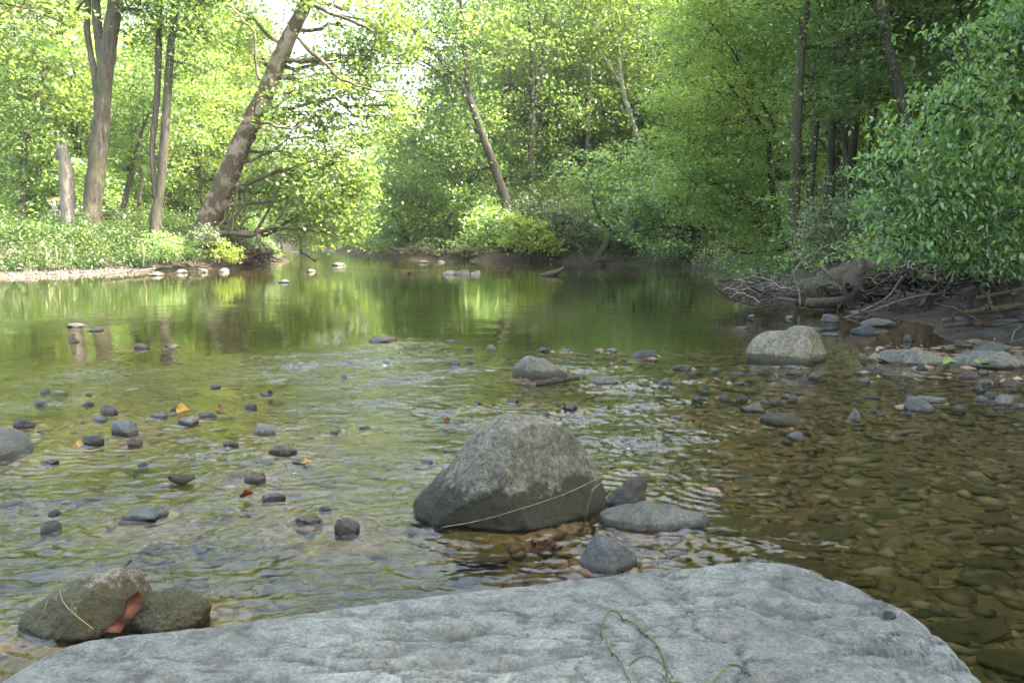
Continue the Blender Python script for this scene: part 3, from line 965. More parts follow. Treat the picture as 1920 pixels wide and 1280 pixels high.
G1 = 'stones breaking the surface of the riffle'
L = [
    (40, 800, 42, 22, 'rock_dark', 'black stone just above the boulder cut by the left edge'),
    (200, 776, 34, 22, 'rock_dark', 'dark split stone at the back of the left group of stones'),
    (182, 790, 30, 12, 'rock_blue', 'small low blue stone in front of the dark split stone'),
    (225, 815, 52, 32, 'rock_blue', 'blue-grey humped stone in the middle of the left group of stones'),
    (166, 834, 44, 24, 'rock_dark', 'jagged black stone with a yellow leaf on its left side'),
    (249, 836, 28, 20, 'rock_brown', 'small brown-grey stone to the right of the jagged black stone'),
    (75, 811, 16, 6, 'rock_dark', 'tiny dark stone between the black stone and the left group'),
    (88, 868, 34, 9, 'rock_dark', 'flat black stone in front of the boulder cut by the left edge'),
    (294, 783, 32, 12, 'rock_blue', 'low blue stone barely awash left of the yellow floating leaf'),
    (328, 770, 20, 9, 'rock_dark', 'small stone touching the yellow floating leaf'),
    (348, 795, 48, 20, 'rock_grey', 'broad grey stone in front of the yellow floating leaf'),
    (386, 782, 38, 12, 'rock_dark', 'low dark stone right of the broad grey stone'),
    (468, 767, 24, 15, 'rock_dark', 'small dark upright stone with leaves to its left'),
    (497, 741, 24, 9, 'rock_dark', 'black stone with a red leaf stuck to its right end'),
    (402, 727, 20, 7, 'rock_dark', 'small dark stone alone upstream of the leaf cluster'),
    (163, 741, 14, 6, 'rock_dark', 'tiny dark stone upstream of the left group'),
    (490, 813, 56, 20, 'rock_grey', 'rough grey stone awash left of the black sliver of stone'),
    (430, 836, 32, 12, 'rock_dark', 'low black stone with a wake, left of centre'),
    (526, 852, 50, 24, 'rock_brown', 'brown-grey stone just covered by the current'),
    (561, 868, 30, 8, 'rock_pale', 'pale flat stone with a beige leaf against it'),
    (474, 902, 48, 24, 'rock_brown', 'brown-grey stone upstream of the red and green leaf'),
    (509, 938, 46, 18, 'rock_blue', 'low blue stone to the right of the red and green leaf'),
    (258, 977, 86, 32, 'rock_blue', 'broad rounded blue-grey stone in front of the left group'),
    (648, 1004, 50, 40, 'rock_dark', 'pointed dark stone left of the largest boulder'),
    (575, 982, 54, 18, 'rock_brown', 'low grey-brown stone left of the pointed dark stone'),
    (608, 959, 24, 12, 'rock_dark', 'small dark stone above the pointed dark stone'),
    (135, 613, 38, 9, 'rock_pale', 'pale flat stone in the sparkling water far left'),
    (133, 642, 24, 14, 'rock_brown', 'tan pointed stone with an orange leaf in the sparkling water'),
    (172, 621, 30, 7, 'rock_dark', 'dark flat stone beside the pale flat stone far left'),
    (262, 654, 28, 12, 'rock_dark', 'black wedge stone alone near the head of the riffle'),
    (318, 650, 24, 5, 'rock_dark', 'thin dark stone right of the black wedge stone'),
    (683, 804, 24, 6, 'rock_dark', 'black sliver of stone in the open current'),
    (632, 809, 12, 4, 'rock_dark', 'tiny black speck of stone left of the black sliver'),
    (800, 868, 24, 8, 'rock_blue', 'thin blue stone against the left flank of the largest boulder'),
    (714, 641, 54, 14, 'rock_brown', 'low brown stone on the lip of the riffle'),
    (845, 642, 24, 6, 'rock_dark', 'thin black stone on the lip of the riffle right of the low brown one'),
    (1020, 660, 22, 11, 'rock_dark', 'small round black stone upstream of the wedge-shaped boulder'),
    (1061, 660, 26, 8, 'rock_blue', 'small blue stone right of the small round black stone'),
    (1095, 667, 30, 5, 'rock_dark', 'thin row of dark stone tips behind the wedge-shaped boulder'),
    (1146, 660, 28, 9, 'rock_pale', 'pale low stone with foam left of the round dark stone'),
    (1211, 671, 50, 20, 'rock_dark', 'round dark stone mirrored in the calm water, left of the tan-grey boulder'),
    (1282, 695, 40, 15, 'rock_moss', 'weedy dark stone awash right of the round dark stone'),
    (1135, 721, 58, 20, 'rock_grey', 'grey block of stone right of the wedge-shaped boulder'),
    (962, 755, 24, 12, 'rock_dark', 'small black stone in front of the wedge-shaped boulder'),
    (896, 757, 16, 7, 'rock_blue', 'tiny blue stone left of the small black stone'),
    (1020, 782, 28, 14, 'rock_dark', 'black stone with a pale upper end above the largest boulder'),
    (1070, 769, 30, 14, 'rock_dark', 'black stone with an orange leaf on it above the largest boulder'),
    (1268, 785, 24, 9, 'rock_pale', 'small pale stone in the ripples right of the orange-leafed stone'),
    (1180, 881, 12, 6, 'rock_dark', 'tiny black stone right of the top of the largest boulder'),
    (1440, 702, 36, 20, 'rock_moss', 'weed-topped stone in front of the tan-grey boulder'),
    (1486, 691, 40, 8, 'rock_blue', 'flat stone under the front of the tan-grey boulder'),
    (1385, 703, 34, 7, 'rock_blue', 'flat blue stone left of the weed-topped stone'),
    (1388, 720, 20, 7, 'rock_blue', 'small blue stone in front of the flat blue one'),
    (1560, 604, 32, 18, 'rock_blue', 'round blue-grey stone standing below the root tangle'),
    (1625, 628, 46, 26, 'rock_blue', 'tilted smooth blue-grey stone at the foot of the right bank'),
    (1655, 612, 64, 18, 'rock_grey', 'flat slab lying behind the tilted smooth stone'),
    (1531, 620, 30, 8, 'rock_blue', 'flat pale-blue stone behind the tan-grey boulder'),
    (1410, 595, 16, 7, 'rock_pale', 'white pebble in calm water left of the brush pile'),
    (1481, 598, 16, 8, 'rock_pale', 'white ring-like pebble below the brush pile'),
    (1394, 617, 26, 6, 'rock_blue', 'thin stone awash upstream of the tan-grey boulder'),
    (1562, 630, 38, 8, 'rock_blue', 'long flat pale stone right of the tan-grey boulder'),
    (1706, 640, 24, 15, 'rock_blue', 'small blue stone at the edge of the right gravel'),
    (1635, 666, 18, 6, 'rock_blue', 'tiny blue stone alone between the boulders at right'),
    (1728, 686, 126, 40, 'rock_dry', 'long humped grey boulder at the edge of the right gravel'),
    (1872, 692, 136, 42, 'rock_dry', 'long flat grey boulder reaching the right edge of the photo'),
    (1633, 695, 34, 16, 'rock_dark', 'dark stone with a green leaf left of the long humped boulder'),
    (1665, 706, 18, 8, 'rock_blue', 'small blue stone right of the dark stone with a leaf'),
    (1724, 709, 38, 11, 'rock_pale', 'flat pale stone in front of the long humped boulder'),
    (1731, 693, 22, 14, 'rock_dark', 'small dark stone touching the long humped boulder'),
    (1822, 709, 36, 20, 'rock_brown', 'wedge of brown stone in front of the long flat boulder'),
    (1846, 702, 22, 12, 'rock_brown', 'small brown stone right of the brown wedge'),
    (1855, 720, 18, 9, 'rock_blue', 'small blue pebble in front of the brown stones'),
    (1869, 718, 20, 10, 'rock_dark', 'small dark pebble beside the blue pebble'),
    (1898, 724, 32, 14, 'rock_dark', 'dark wet stone near the right edge among glints'),
    (1414, 771, 46, 20, 'rock_grey', 'grey stone with a white pebble against it'),
    (1434, 756, 14, 8, 'rock_pale', 'white pebble against the back of a grey stone'),
    (1468, 797, 74, 30, 'rock_moss', 'long dark mossy stone in the right shallows'),
    (1494, 824, 34, 19, 'rock_blue', 'blue-grey stone in front of the long mossy stone'),
    (1475, 746, 16, 10, 'rock_pale', 'tiny bright stone behind the grey stone'),
    (1604, 789, 24, 27, 'rock_grey', 'upright pointed stone alone in the right shallows'),
    (1640, 746, 30, 8, 'rock_dark', 'thin dark sliver with a red tip in the right shallows'),
    (1731, 772, 56, 34, 'rock_blue', 'low grey stone with a wet sheen right of the pointed stone'),
    (1752, 754, 58, 13, 'rock_grey', 'flat stone leaning on the back of the low grey stone'),
    (1706, 779, 18, 11, 'rock_dark', 'small dark stone at the left foot of the low grey stone'),
    (1846, 752, 26, 13, 'rock_blue', 'first small stone of the row near the right edge'),
    (1863, 759, 18, 12, 'rock_dark', 'second small stone of the row near the right edge'),
    (1890, 760, 42, 24, 'rock_grey', 'largest stone of the row near the right edge'),
    (1920, 766, 26, 12, 'rock_blue', 'stone cut by the right edge at the end of the row'),
    (1345, 914, 34, 10, 'rock_dark', 'black flake lying on a brown cobble in the right shallows'),
    (1695, 813, 16, 6, 'rock_pale', 'small white pebble in the deep green water at right'),
    (1906, 799, 14, 7, 'rock_blue', 'small blue pebble near the right edge below the row of stones'),
    (1646, 772, 24, 6, 'rock_blue', 'flat blue stone just upstream of the pointed stone'),
    (1655, 778, 20, 6, 'rock_blue', 'flat blue stone just right of the pointed stone'),
    (290, 517, 28, 9, 'rock_pale', 'white stone at the end of the left gravel bar'),
    (336, 512, 24, 9, 'rock_pale', 'pale stone right of the white one along the left shore'),
    (378, 511, 20, 9, 'rock_pale', 'pale stone below the base of the leaning sycamore'),
    (417, 510, 20, 9, 'rock_grey', 'grey stone along the left shore before the root mass'),
    (530, 530, 22, 8, 'rock_blue', 'blue-grey stone alone in the calm water off the root mass'),
    (582, 510, 16, 7, 'rock_pale', 'cube-like pale stone midriver right of the root mass'),
    (632, 498, 26, 7, 'rock_pale', 'pale stone far out in the river beyond the sycamore branches'),
    (792, 493, 22, 6, 'rock_pale', 'small pale stone far upstream left of a similar one'),
    (826, 492, 18, 5, 'rock_pale', 'smaller pale stone far upstream near the cut bank'),
    (843, 515, 30, 10, 'rock_pale', 'leftmost stone of the row of pale stones far midriver'),
    (868, 515, 26, 11, 'rock_pale', 'middle stone of the row of pale stones far midriver'),
    (892, 515, 24, 9, 'rock_pale', 'rightmost stone of the row of pale stones far midriver'),
]
rngl = np.random.RandomState(3)
for (px, py, w, h, mk, lb) in L:
    lv = 5 if w > 50 or py > 880 else (4 if w > 14 else 3)
    rock(px, py, w, h, M[mk], lb, 'river_stone' if w < 90 else 'boulder', 'stone' if w < 90 else 'boulder', G1 if w < 90 else None, level=lv,
         cuts=7 if 'dark' in mk else 5, rough=0.24 if 'dark' in mk else 0.18, rot=rngl.uniform(-.5, .5))

# many small stones half sunk in the riffle
rng = np.random.RandomState(15)
protos = []
for k in range(5):
    P, Fc = rock_shape(970 + k, 3, 7, 0.16)
    P = norm_xy(P)
    protos.append(mesh_np('awash_stone', P * np.array([0.5, 0.4, 0.22]), Fc))
    protos[-1].materials.append(M[['rock_dark', 'rock_blue', 'rock_brown', 'rock_grey', 'rock_dark'][k]])
n = 0
while n < 44:
    px, py = (rng.uniform(0, 760), rng.uniform(640, 1020)) if n < 9 else ((rng.uniform(880, 1500), rng.uniform(640, 800)) if n < 19 else (rng.uniform(1420, 1910), rng.uniform(650, 800)))
    q_ = at_z(px, py)
    if n and rng.rand() < 0.55:
        q_ = last_ + np.array([rng.normal() * 0.16, rng.normal() * 0.2, 0])
    if sdf_water(np.array([q_[:2]]))[0] > -0.3 or q_[1] < 2.7:
        last_ = at_z(px, py)
        continue
    last_ = q_.copy()
    o = bpy.data.objects.new('awash_stone', protos[rng.randint(5)])
    COL.objects.link(o)
    k = rng.uniform(0.05, 0.13) * (0.7 + q_[1] / 14)
    o.location = (q_[0], q_[1], rng.uniform(-0.14, 0.01) * k - 0.03 * k)
    o.scale = (k, k, k * 1.6)
    o.rotation_euler = (rng.uniform(-.3, .3), rng.uniform(-.3, .3), rng.uniform(0, 6.3))
    tag(o, 'small half-sunk stone barely breaking the surface between the larger ones', 'stone', 'small half-sunk stones')
    n += 1

# ground sheet, with the bed heaped a little round the stones
MOUNDS.extend([(a_, b_, c_) for (a_, b_, c_) in STONES if b_ < 12])
XY, q = grid_ax(axis_fine(-4.5, 5.0, 0.027, -500, 500, 130), axis_fine(1.6, 9.5, 0.027, -400, 900, 130))
zz, sd = terr(XY)
x, y = XY.T
P3 = np.stack([x, y, 0 * x], -1)
nz = fbm(P3 * 0.6, 31, 4)
green = sstep(3.0, 5.0, sd) * (x < -9) * (y < 60) * 1.0
green = np.maximum(green, 0.7 * sstep(0.1, 0.4, nz) * sstep(1.5, 4, sd) * (y > 30))
gravel = sstep(3.2, 2.2, sd + nz) * sstep(-13.6, -14.8, x) * (y < 40)
mud = sstep(4.5, 2.0, sd + nz) * (x > 3) * (y < 26)
me = mesh_np('ground', np.column_stack([XY, zz]), q, True, {'green': green, 'gravel': gravel, 'mud': mud})
tag(link('ground', me, M['ground']), kind='structure')


# water sheet
ys_ = [1.25]
while ys_[-1] < 14:
    ys_.append(ys_[-1] + max(0.0095, ys_[-1] * 0.0032))
xs_ = axis_fine(-4.6, 2.6, 0.0125, -130, 30, 210)
ys_ = np.concatenate([-60 + 61.1 * (1 - (1 - np.linspace(0, 1, 60)) ** 2.5), ys_, 14.1 + 211 * np.linspace(0, 1, 220) ** 2.2])
XY, q = grid_ax(xs_, ys_)
x, y = XY.T
P3 = np.stack([x, y, 0 * x], -1)
nz = fbm(P3 * 0.45, 77, 4)
n2_ = fbm(P3 * np.array([1.6, 0.9, 1]), 78, 3)
lip = 8.7 + 2.1 * np.exp(-((x + 1.3) / 1.3) ** 2) + 1.6 * nz + 0.8 * n2_ - 0.5 * sstep(-3, -5, x)
ed = y - lip                              # far lip of the riffle
rf = sstep(0.9, -1.6, ed) * (0.75 + 0.7 * nz + 0.6 * n2_)
rf *= 1 - 0.66 * sstep(0.35, 1.9, x + 0.5 * nz - 0.10 * (y - 3))   # quieter water on the right
rf *= 1 - 0.2 * sstep(-1.6, -3.2, x + 0.25 * y - 1.2 * nz)
rf = np.maximum(rf, 0.6 * sstep(0.9, 0.3, np.abs(y - 12.5 - 0.25 * (x + 8))) * sstep(-5, -7, x))
rf = np.maximum(rf, 0.35 * sstep(1.0, 0.2, np.abs(y - 33 + 0.8 * nz)) * (np.abs(x + 3) < 9))
rf = np.clip(rf, 0, 1.3)
cal = 0.75 + 1.3 * sstep(0.0, 0.7, nz)
near = sstep(30, 14, y) * sstep(16, 9, np.abs(x))


def rot(ax_, sx, sy):
    c_, s_ = math.cos(ax_), math.sin(ax_)
    return np.stack([(x * c_ + y * s_) * sx, (-x * s_ + y * c_) * sy, 0 * x], -1)


warp = 0.25 * fbm(P3 * 1.5, 301, 2)
chop = 0.55 + 1.1 * sstep(-0.1, 0.45, fbm(rot(0.35, 0.8, 2.2), 303, 3))
wave = 1.15 * 0.0155 * fbm(rot(0.30, 2.2, 4.2) + warp[:, None], 305, 2) + 1.6 * 0.0095 * fbm(rot(-0.25, 5.5, 9.5) + warp[:, None] * 2, 307, 2) + 1.5 * 0.0050 * fbm(rot(0.1, 11, 17), 309, 2)
wave = wave + (0.0072 * fbm(rot(0.35, 24, 38) + warp[:, None] * 3, 315, 2) + 0.0042 * fbm(rot(-0.1, 44, 66), 317, 1)) * sstep(14, 8, y)
hgt = wave * rf * chop
hgt += cal * (0.0012 * fbm(rot(0.1, 1.2, 2.6), 311, 2) + 0.0006 * fbm(rot(-0.2, 4, 8), 313, 2))
# rings and small wakes round the stones
for (sx, sy, sr) in STONES:
    if sy > 12:
        continue
    ddx, ddy = x - sx, y - sy
    k_ = np.abs(ddx) + np.abs(ddy) < sr * 2 + 0.6
    d_ = np.hypot(ddx[k_], ddy[k_])
    e_ = np.clip(d_ - sr, 0, None)
    # the current runs towards the camera and to the left
    down = (-0.45 * ddx[k_] - 0.9 * ddy[k_]) / (d_ + 1e-6)
    amp_ = (0.0016 + 0.0035 * sstep(0.1, 0.95, down)) * (0.35 + rf[k_])
    hgt[k_] += amp_ * np.exp(-e_ / (0.10 + 0.16 * sstep(0, 1, down))) * np.cos(e_ * 2 * math.pi / 0.085 + 1.5 * warp[k_] * 6)
hgt *= np.maximum(near, 0.5)
zb, _sd = terr(XY)
me = mesh_np('water', np.column_stack([XY, hgt]), q, True, {'riffle': rf, 'calm': cal, 'depth': np.clip(-zb, 0, 1)})
tag(link('water', me, M['water']), kind='structure')


# stones on the right gravel and mud
rng = np.random.RandomState(5)
protos = []
for k in range(6):
    P, Fc = rock_shape(900 + k, 3, 5, 0.1)
    P = norm_xy(P)
    protos.append(mesh_np('bank_stone', P * np.array([0.5, 0.38, 0.25]), Fc))
    protos[-1].materials.append(M[['rock_grey', 'rock_blue', 'rock_brown', 'rock_dark', 'rock_grey', 'rock_blue'][k]])
n = 0
while n < 90:
    x_, y_ = rng.uniform(4.8, 11), rng.uniform(5.5, 15.5)
    z_, s_ = terr(np.array([[x_, y_]]))
    if not (-0.25 < s_[0] < 2.2):
        continue
    o = bpy.data.objects.new('bank_stone', protos[rng.randint(6)])
    COL.objects.link(o)
    k = rng.uniform(0.07, 0.30) if rng.rand() < 0.8 else rng.uniform(0.3, 0.5)
    o.location = (x_, y_, z_[0] + 0.02)
    o.scale = (k, k, k * rng.uniform(0.7, 1.1))
    o.rotation_euler = (rng.uniform(-.2, .2), rng.uniform(-.2, .2), rng.uniform(0, 6.3))
    tag(o, 'loose wet stone scattered on the dark mud of the right shore', 'stone', 'loose stones on the right shore')
    n += 1

# submerged cobbles in the clear foreground water
protos = []
for k in range(8):
    P, Fc = rock_shape(950 + k, 4, 9, 0.16)
    P = norm_xy(P)
    protos.append(mesh_np('cobble', P * np.array([0.5, 0.36, 0.10]), Fc))
    protos[-1].materials.append(M['cobble' if k % 2 else 'cobble_green'])
n = 0
for k in range(5000):
    px, py = rng.uniform(-40, 1960), rng.uniform(700, 1290)
    q_ = at_z(px, py, -0.15)
    if px < 1150 and rng.rand() < 0.85:
        continue
    z_, s_ = terr(np.array([q_[:2]]))
    if s_[0] > -0.2 or (abs(q_[0]) < 1.1 and q_[1] < 2.2):
        continue
    o = bpy.data.objects.new('cobble', protos[rng.randint(8)])
    COL.objects.link(o)
    k_ = 0.06 + 0.24 * rng.rand() ** 1.8
    o.location = (q_[0], q_[1], min(z_[0] + 0.01, -0.15 * k_ - 0.02))
    o.scale = (k_ * rng.uniform(0.9, 1.5), k_, k_)
    o.rotation_euler = (rng.uniform(-.15, .15), rng.uniform(-.15, .15), rng.uniform(-.6, .6))
    tag(o, 'flat algae-brown cobble lying under the clear water on the river bed', 'stone', 'submerged cobbles on the river bed')
    n += 1
    if n >= 150:
        break
# fine gravel of the bed: nobody could count it
V0, F0 = ico(1)
mb = MB()
cnt = 24000
gx = np.where(rng.rand(cnt) < 0.8, rng.uniform(0, 6.0, cnt), rng.uniform(-5, 1, cnt))
gy = 1.2 + 9 * rng.rand(cnt) ** 1.4
z_, s_ = terr(np.stack([gx, gy], -1))
gs = (0.008 + 0.04 * rng.rand(cnt) ** 2.2) * (1 + gy / 10)
Vg = (V0[None] * (1 + 0.25 * rng.normal(size=(cnt, len(V0), 1)))) * (gs[:, None] * rng.uniform(0.5, 1.6, (cnt, 3)))[:, None] * np.array([1, 0.9, 0.35]) + np.stack([gx, gy, np.where(s_ < 0, np.minimum(z_, -0.02), z_)], -1)[:, None]
Fg = (F0[None] + (np.arange(cnt) * len(V0))[:, None, None]).reshape(-1, 3)
tn = np.repeat(rng.rand(cnt), len(V0))
m, nt, out = newmat('bed_gravel')
c = ramp(nt, attr(nt, 'tint'), [(0, (0.06, 0.042, 0.022)), (0.5, (0.115, 0.078, 0.042)), (0.9, (0.17, 0.112, 0.062)), (1.0, (0.24, 0.19, 0.13))])
principled(nt, out, c, 0.6)
o = link('gravel', mesh_np('gravel', Vg.reshape(-1, 3), Fg, True, {'tint': tn}), m)
tag(o, 'fine brown gravel covering the river bed under the clear water', 'gravel', None, 'stuff')

# pebble gravel of the left bar
cnt = 3500
gx = rng.uniform(-22, -14.2, cnt)
gy = rng.uniform(22, 33, cnt)
z_, s_ = terr(np.stack([gx, gy], -1))
ok = (s_ > -0.3) & (s_ < 2.0)
gx, gy, z_ = gx[ok], gy[ok], z_[ok]
cnt = len(gx)
gs = rng.uniform(0.02, 0.07, cnt)
Vg = V0[None] * (gs[:, None] * rng.uniform(0.7, 1.3, (cnt, 3)))[:, None] + np.stack([gx, gy, z_], -1)[:, None]
Fg = (F0[None] + (np.arange(cnt) * len(V0))[:, None, None]).reshape(-1, 3)
m, nt, out = newmat('bar_gravel')
c = ramp(nt, attr(nt, 'tint'), [(0, (0.045, 0.036, 0.03)), (0.6, (0.11, 0.092, 0.078)), (1.0, (0.22, 0.2, 0.18))])
principled(nt, out, c, 0.8)
o = link('pebble_gravel', mesh_np('pebble_gravel', Vg.reshape(-1, 3), Fg, True, {'tint': np.repeat(rng.rand(cnt), len(V0))}), m)
tag(o, 'pale pinkish pebbles of the gravel bar along the left shore', 'gravel', None, 'stuff')

# ------------------------------------------------------------------ leaves
def leaf_arrays(C, size, rng, tint, up=0.6, droop=0.3, wl=0.75, hexa=False, fold=0.12, out_dir=None):
    n = len(C)
    nrm = rng.normal(size=(n, 3)) * (1 - up * 0.5)
    nrm[:, 2] = np.abs(nrm[:, 2]) + up
    nrm /= np.linalg.norm(nrm, axis=1, keepdims=True)
    a = rng.normal(size=(n, 3))
    if out_dir is not None:
        a = a * 0.6 + out_dir
    a[:, 2] -= droop * 1.5
    a -= nrm * (a * nrm).sum(1, keepdims=True) * (1 - 0.35)
    a /= np.linalg.norm(a, axis=1, keepdims=True) + 1e-9
    b = np.cross(nrm, a)
    b /= np.linalg.norm(b, axis=1, keepdims=True) + 1e-9
    nn = np.cross(a, b)
    L_ = (size * rng.uniform(0.5, 1.4, n))[:, None]
    W_ = L_ * wl
    if hexa:
        V = np.stack([C - a * L_ * 0.5, C - a * L_ * 0.22 + b * W_ * 0.42 + nn * L_ * fold, C + a * L_ * 0.15 + b * W_ * 0.40 + nn * L_ * fold,
                      C + a * L_ * 0.5 - nn * L_ * 0.08, C + a * L_ * 0.15 - b * W_ * 0.40 + nn * L_ * fold, C - a * L_ * 0.22 - b * W_ * 0.42 + nn * L_ * fold], 1)
        base = np.arange(n)[:, None] * 6
        Fq = np.concatenate([base + np.array([[0, 3, 2, 1]]), base + np.array([[0, 5, 4, 3]])])
        t = np.repeat(tint, 6)
    else:
        V = np.stack([C - a * L_ * 0.5, C + b * W_ * 0.5 + nn * L_ * fold, C + a * L_ * 0.5, C - b * W_ * 0.5 + nn * L_ * fold], 1)
        base = np.arange(n)[:, None] * 4
        Fq = base + np.array([[0, 1, 2, 3]])
        t = np.repeat(tint, 4)
    return V.reshape(-1, 3), Fq, t


def crown_points(blobs, leaf, rng, k=3.0, cl=0.5, per=26, flat=0.45, gap=0.15, shell=0.5, nscale=0.6):
    """blobs: list of (centre, (rx,ry,rz), density). Returns leaf centres, tint and clump centres"""
    P, T, CC = [], [], []
    for (c, r, dn) in blobs:
        r = np.array(r)
        area = math.pi * r[0] * r[2]
        nl = 1.75 * k * dn * area / (leaf * leaf * 0.6)
        nc = max(int(nl / per), 3)
        u = rng.normal(size=(nc, 3))
        u /= np.linalg.norm(u, axis=1, keepdims=True)
        rad_ = rng.rand(nc) ** (1 / 3.0)
        rad_ = rad_ * (1 - shell) + shell * (0.55 + 0.45 * rad_)
        cc = np.array(c) + u * rad_[:, None] * r * (1 + 0.25 * fbm(u * 2 + c[0], 5, 2))[:, None]
        keep = fbm(cc * nscale, 61, 3) > -0.45 + gap
        cc = cc[keep]
        CC.append(cc)
        m = len(cc)
        d = rng.normal(size=(m, per, 3)) * cl * np.array([1, 1, flat]) * rng.uniform(0.6, 1.2, (m, 1, 1))
        P.append((cc[:, None] + d).reshape(-1, 3))
        tc = np.clip(0.5 + 0.22 * rng.normal(size=m) + 0.35 * fbm(cc * 0.35, 71, 2), 0, 1)
        T.append(np.clip(np.repeat(tc, per) + 0.16 * rng.normal(size=m * per), 0, 1))
    return np.concatenate(P), np.concatenate(T), np.concatenate(CC)


def pathpx(pts, Y):
    P = np.array([at_y(a, b, Y) for a, b, *_ in pts])
    R = np.array([sz(c[2], Y) / 2 * 0.9 for c in pts])
    return P, R


def tree(name, label, Y, stems, blobs_px, lmat, bmat, leaf=0.16, k=3.0, seed=1, group=None, cat='tree', limbs=True, per=26, cl=0.45, flat=0.45, gap=0.15,
         up=0.6, droop=0.3, wl=0.75, hexa=False, extra=None, bump=0.10, root=True, ynoise=0.0, twigs=40, bdy=0.0):
    """stems: lists of (px,py,width px[,dY]); blobs_px: (px,py,rx,ry[,density[,dY]])"""
    rng = np.random.RandomState(seed)
    Yb = Y + (stems[0][0][3] if stems and len(stems[0][0]) > 3 else 0.0)
    base = at_y(stems[0][0][0], stems[0][0][1], Yb) if stems else at_y(blobs_px[0][0], blobs_px[0][1], Y)
    if stems:
        g = gz(base[0], Yb)
    e = bpy.data.objects.new(name, None)
    COL.objects.link(e)
    e.empty_display_size = 0.3
    tag(e, label, cat, group)
    bz = (g if stems else base[2])
    e.location = (base[0], Yb, bz)
    org = np.array([base[0], Yb, bz])
    mb = MB()
    allp, allr = [], []
    for si, st in enumerate(stems):
        P = np.array([at_y(c_[0], c_[1], Y + (c_[3] if len(c_) > 3 else 0.0)) for c_ in st])
        R = np.array([sz(c_[2], Y + (c_[3] if len(c_) > 3 else 0.0)) / 2 * 0.86 for c_ in st])
        if si == 0 and root:
            # continue into the ground
            P = np.vstack([[P[0] + (P[0] - P[1]) / np.linalg.norm(P[0] - P[1]) * 0.02 + np.array([0, 0, g - P[0][2] - 0.25])], P])
            R = np.concatenate([[R[0] * 1.25], R])
            if P[1][2] < P[0][2] + 0.05:
                P = P[1:]
                R = R[1:]
        P2, R2 = smooth_path(P, R, 8)
        mb.tube(P2 - org, R2, 14 if R[0] > 0.1 else 8, bump, seed + si)
        allp.append(P2)
        allr.append(R2)
    if blobs_px:
        blobs = []
        for b in blobs_px:
            px, py, rx, ry = b[:4]
            dn = b[4] if len(b) > 4 else 1.0
            dY = (b[5] if len(b) > 5 else 0.0) + bdy
            c = at_y(px, py, Y + dY)
            rx_, ry_ = sz(rx, Y + dY), sz(ry, Y + dY)
            blobs.append((c, (rx_, (rx_ + ry_) / 2 * 0.9, ry_), dn))
        P, T, CC = crown_points(blobs, leaf, rng, k, cl, per, flat, gap)
        V, Fq, t = leaf_arrays(P - org, leaf, rng, T, up, droop, wl, hexa)
        me = mesh_np('crown', V, Fq, False, {'tint': t})
        link('crown', me, lmat, e)
        if limbs and allp:
            AP, AR = np.concatenate(allp), np.concatenate(allr)
            for (c, r, dn) in blobs:
                w = np.linalg.norm(AP - c, axis=1) + 0.8 * np.clip(AP[:, 2] - c[2], 0, None)
                i0 = int(np.argmin(w))
                rr0 = max(min(AR[i0] * 0.5, 0.10), 0.02)
                pth = wob(AP[i0], c, 9, 0.12, rng, 0.06)
                mb.tube(pth - org, np.linspace(rr0, rr0 * 0.35, 9), 6, 0.05, cap=False)
                near = CC[np.linalg.norm(CC - c, axis=1) < max(r) * 1.2]
                if len(near):
                    for q_ in near[rng.permutation(len(near))[:max(int(twigs * dn / max(len(blobs), 1)) + 3, 4)]]:
                        s0 = pth[rng.randint(3, 9)]
                        mb.tube(wob(s0, q_, 6, 0.12, rng, 0.04) - org, np.linspace(rr0 * 0.35, 0.008, 6), 4, cap=False)
    if extra:
        extra(mb, org)
    if mb.n:
        mb.build('trunk', bmat, e)
    return e


def copy_thing(o, loc, rz, sc, label=None, group=None):
    c = o.copy()
    COL.objects.link(c)
    c.location = loc
    c.rotation_euler = (0, 0, rz)
    c.scale = sc
    if label:
        c['label'] = label
    if group:
        c['group'] = group
    for ch in o.children:
        d = ch.copy()
        COL.objects.link(d)
        d.parent = c
    return c



# ------------------------------------------------------------------ trees that stand out in the photograph
# dead snag, left
def snag_top(mb, org):
    P = at_y(117, 276, 34)
    for k, (dx, dz) in enumerate([(-0.16, 0.22), (0.0, 0.12), (0.12, 0.3)]):
        mb.tube(np.array([P + [dx, 0, -0.5], P + [dx * 1.1, 0, dz * 0.4], P + [dx * 1.2, 0.03, dz]]) - org, [0.13, 0.09, 0.02], 7, 0.1, k)


tree('dead_snag', 'broken-off pale dead trunk standing beside the forked grey tree', 34, [[(130, 418, 33), (127, 370, 30), (124, 320, 26), (117, 276, 20)]],
     [], None, M['bark_dead'], seed=2, cat='dead tree', extra=snag_top, bump=0.14)
tree('forked_tree', 'stout grey tree with a side stem on its left, next to the broken snag', 34,
     [[(168, 416, 46), (174, 380, 38), (183, 300, 36), (190, 230, 35), (195, 160, 34), (203, 90, 32), (211, 40, 30), (216, 0, 28), (232, -160, 20), (240, -300, 10)],
      [(188, 200, 22), (178, 140, 14), (170, 100, 13), (163, 55, 13), (165, 0, 12), (160, -120, 7)],
      [(196, 130, 24), (184, 60, 20), (180, 0, 17), (172, -140, 9)]],
     [(225, -90, 130, 60, 1.2), (100, -110, 140, 70, 1.1), (95, 20, 80, 45, .6, 2), (280, 15, 60, 40, .5, -1)], M['leaf_wood'], M['bark_grey'], 0.16, 4.5, 3)
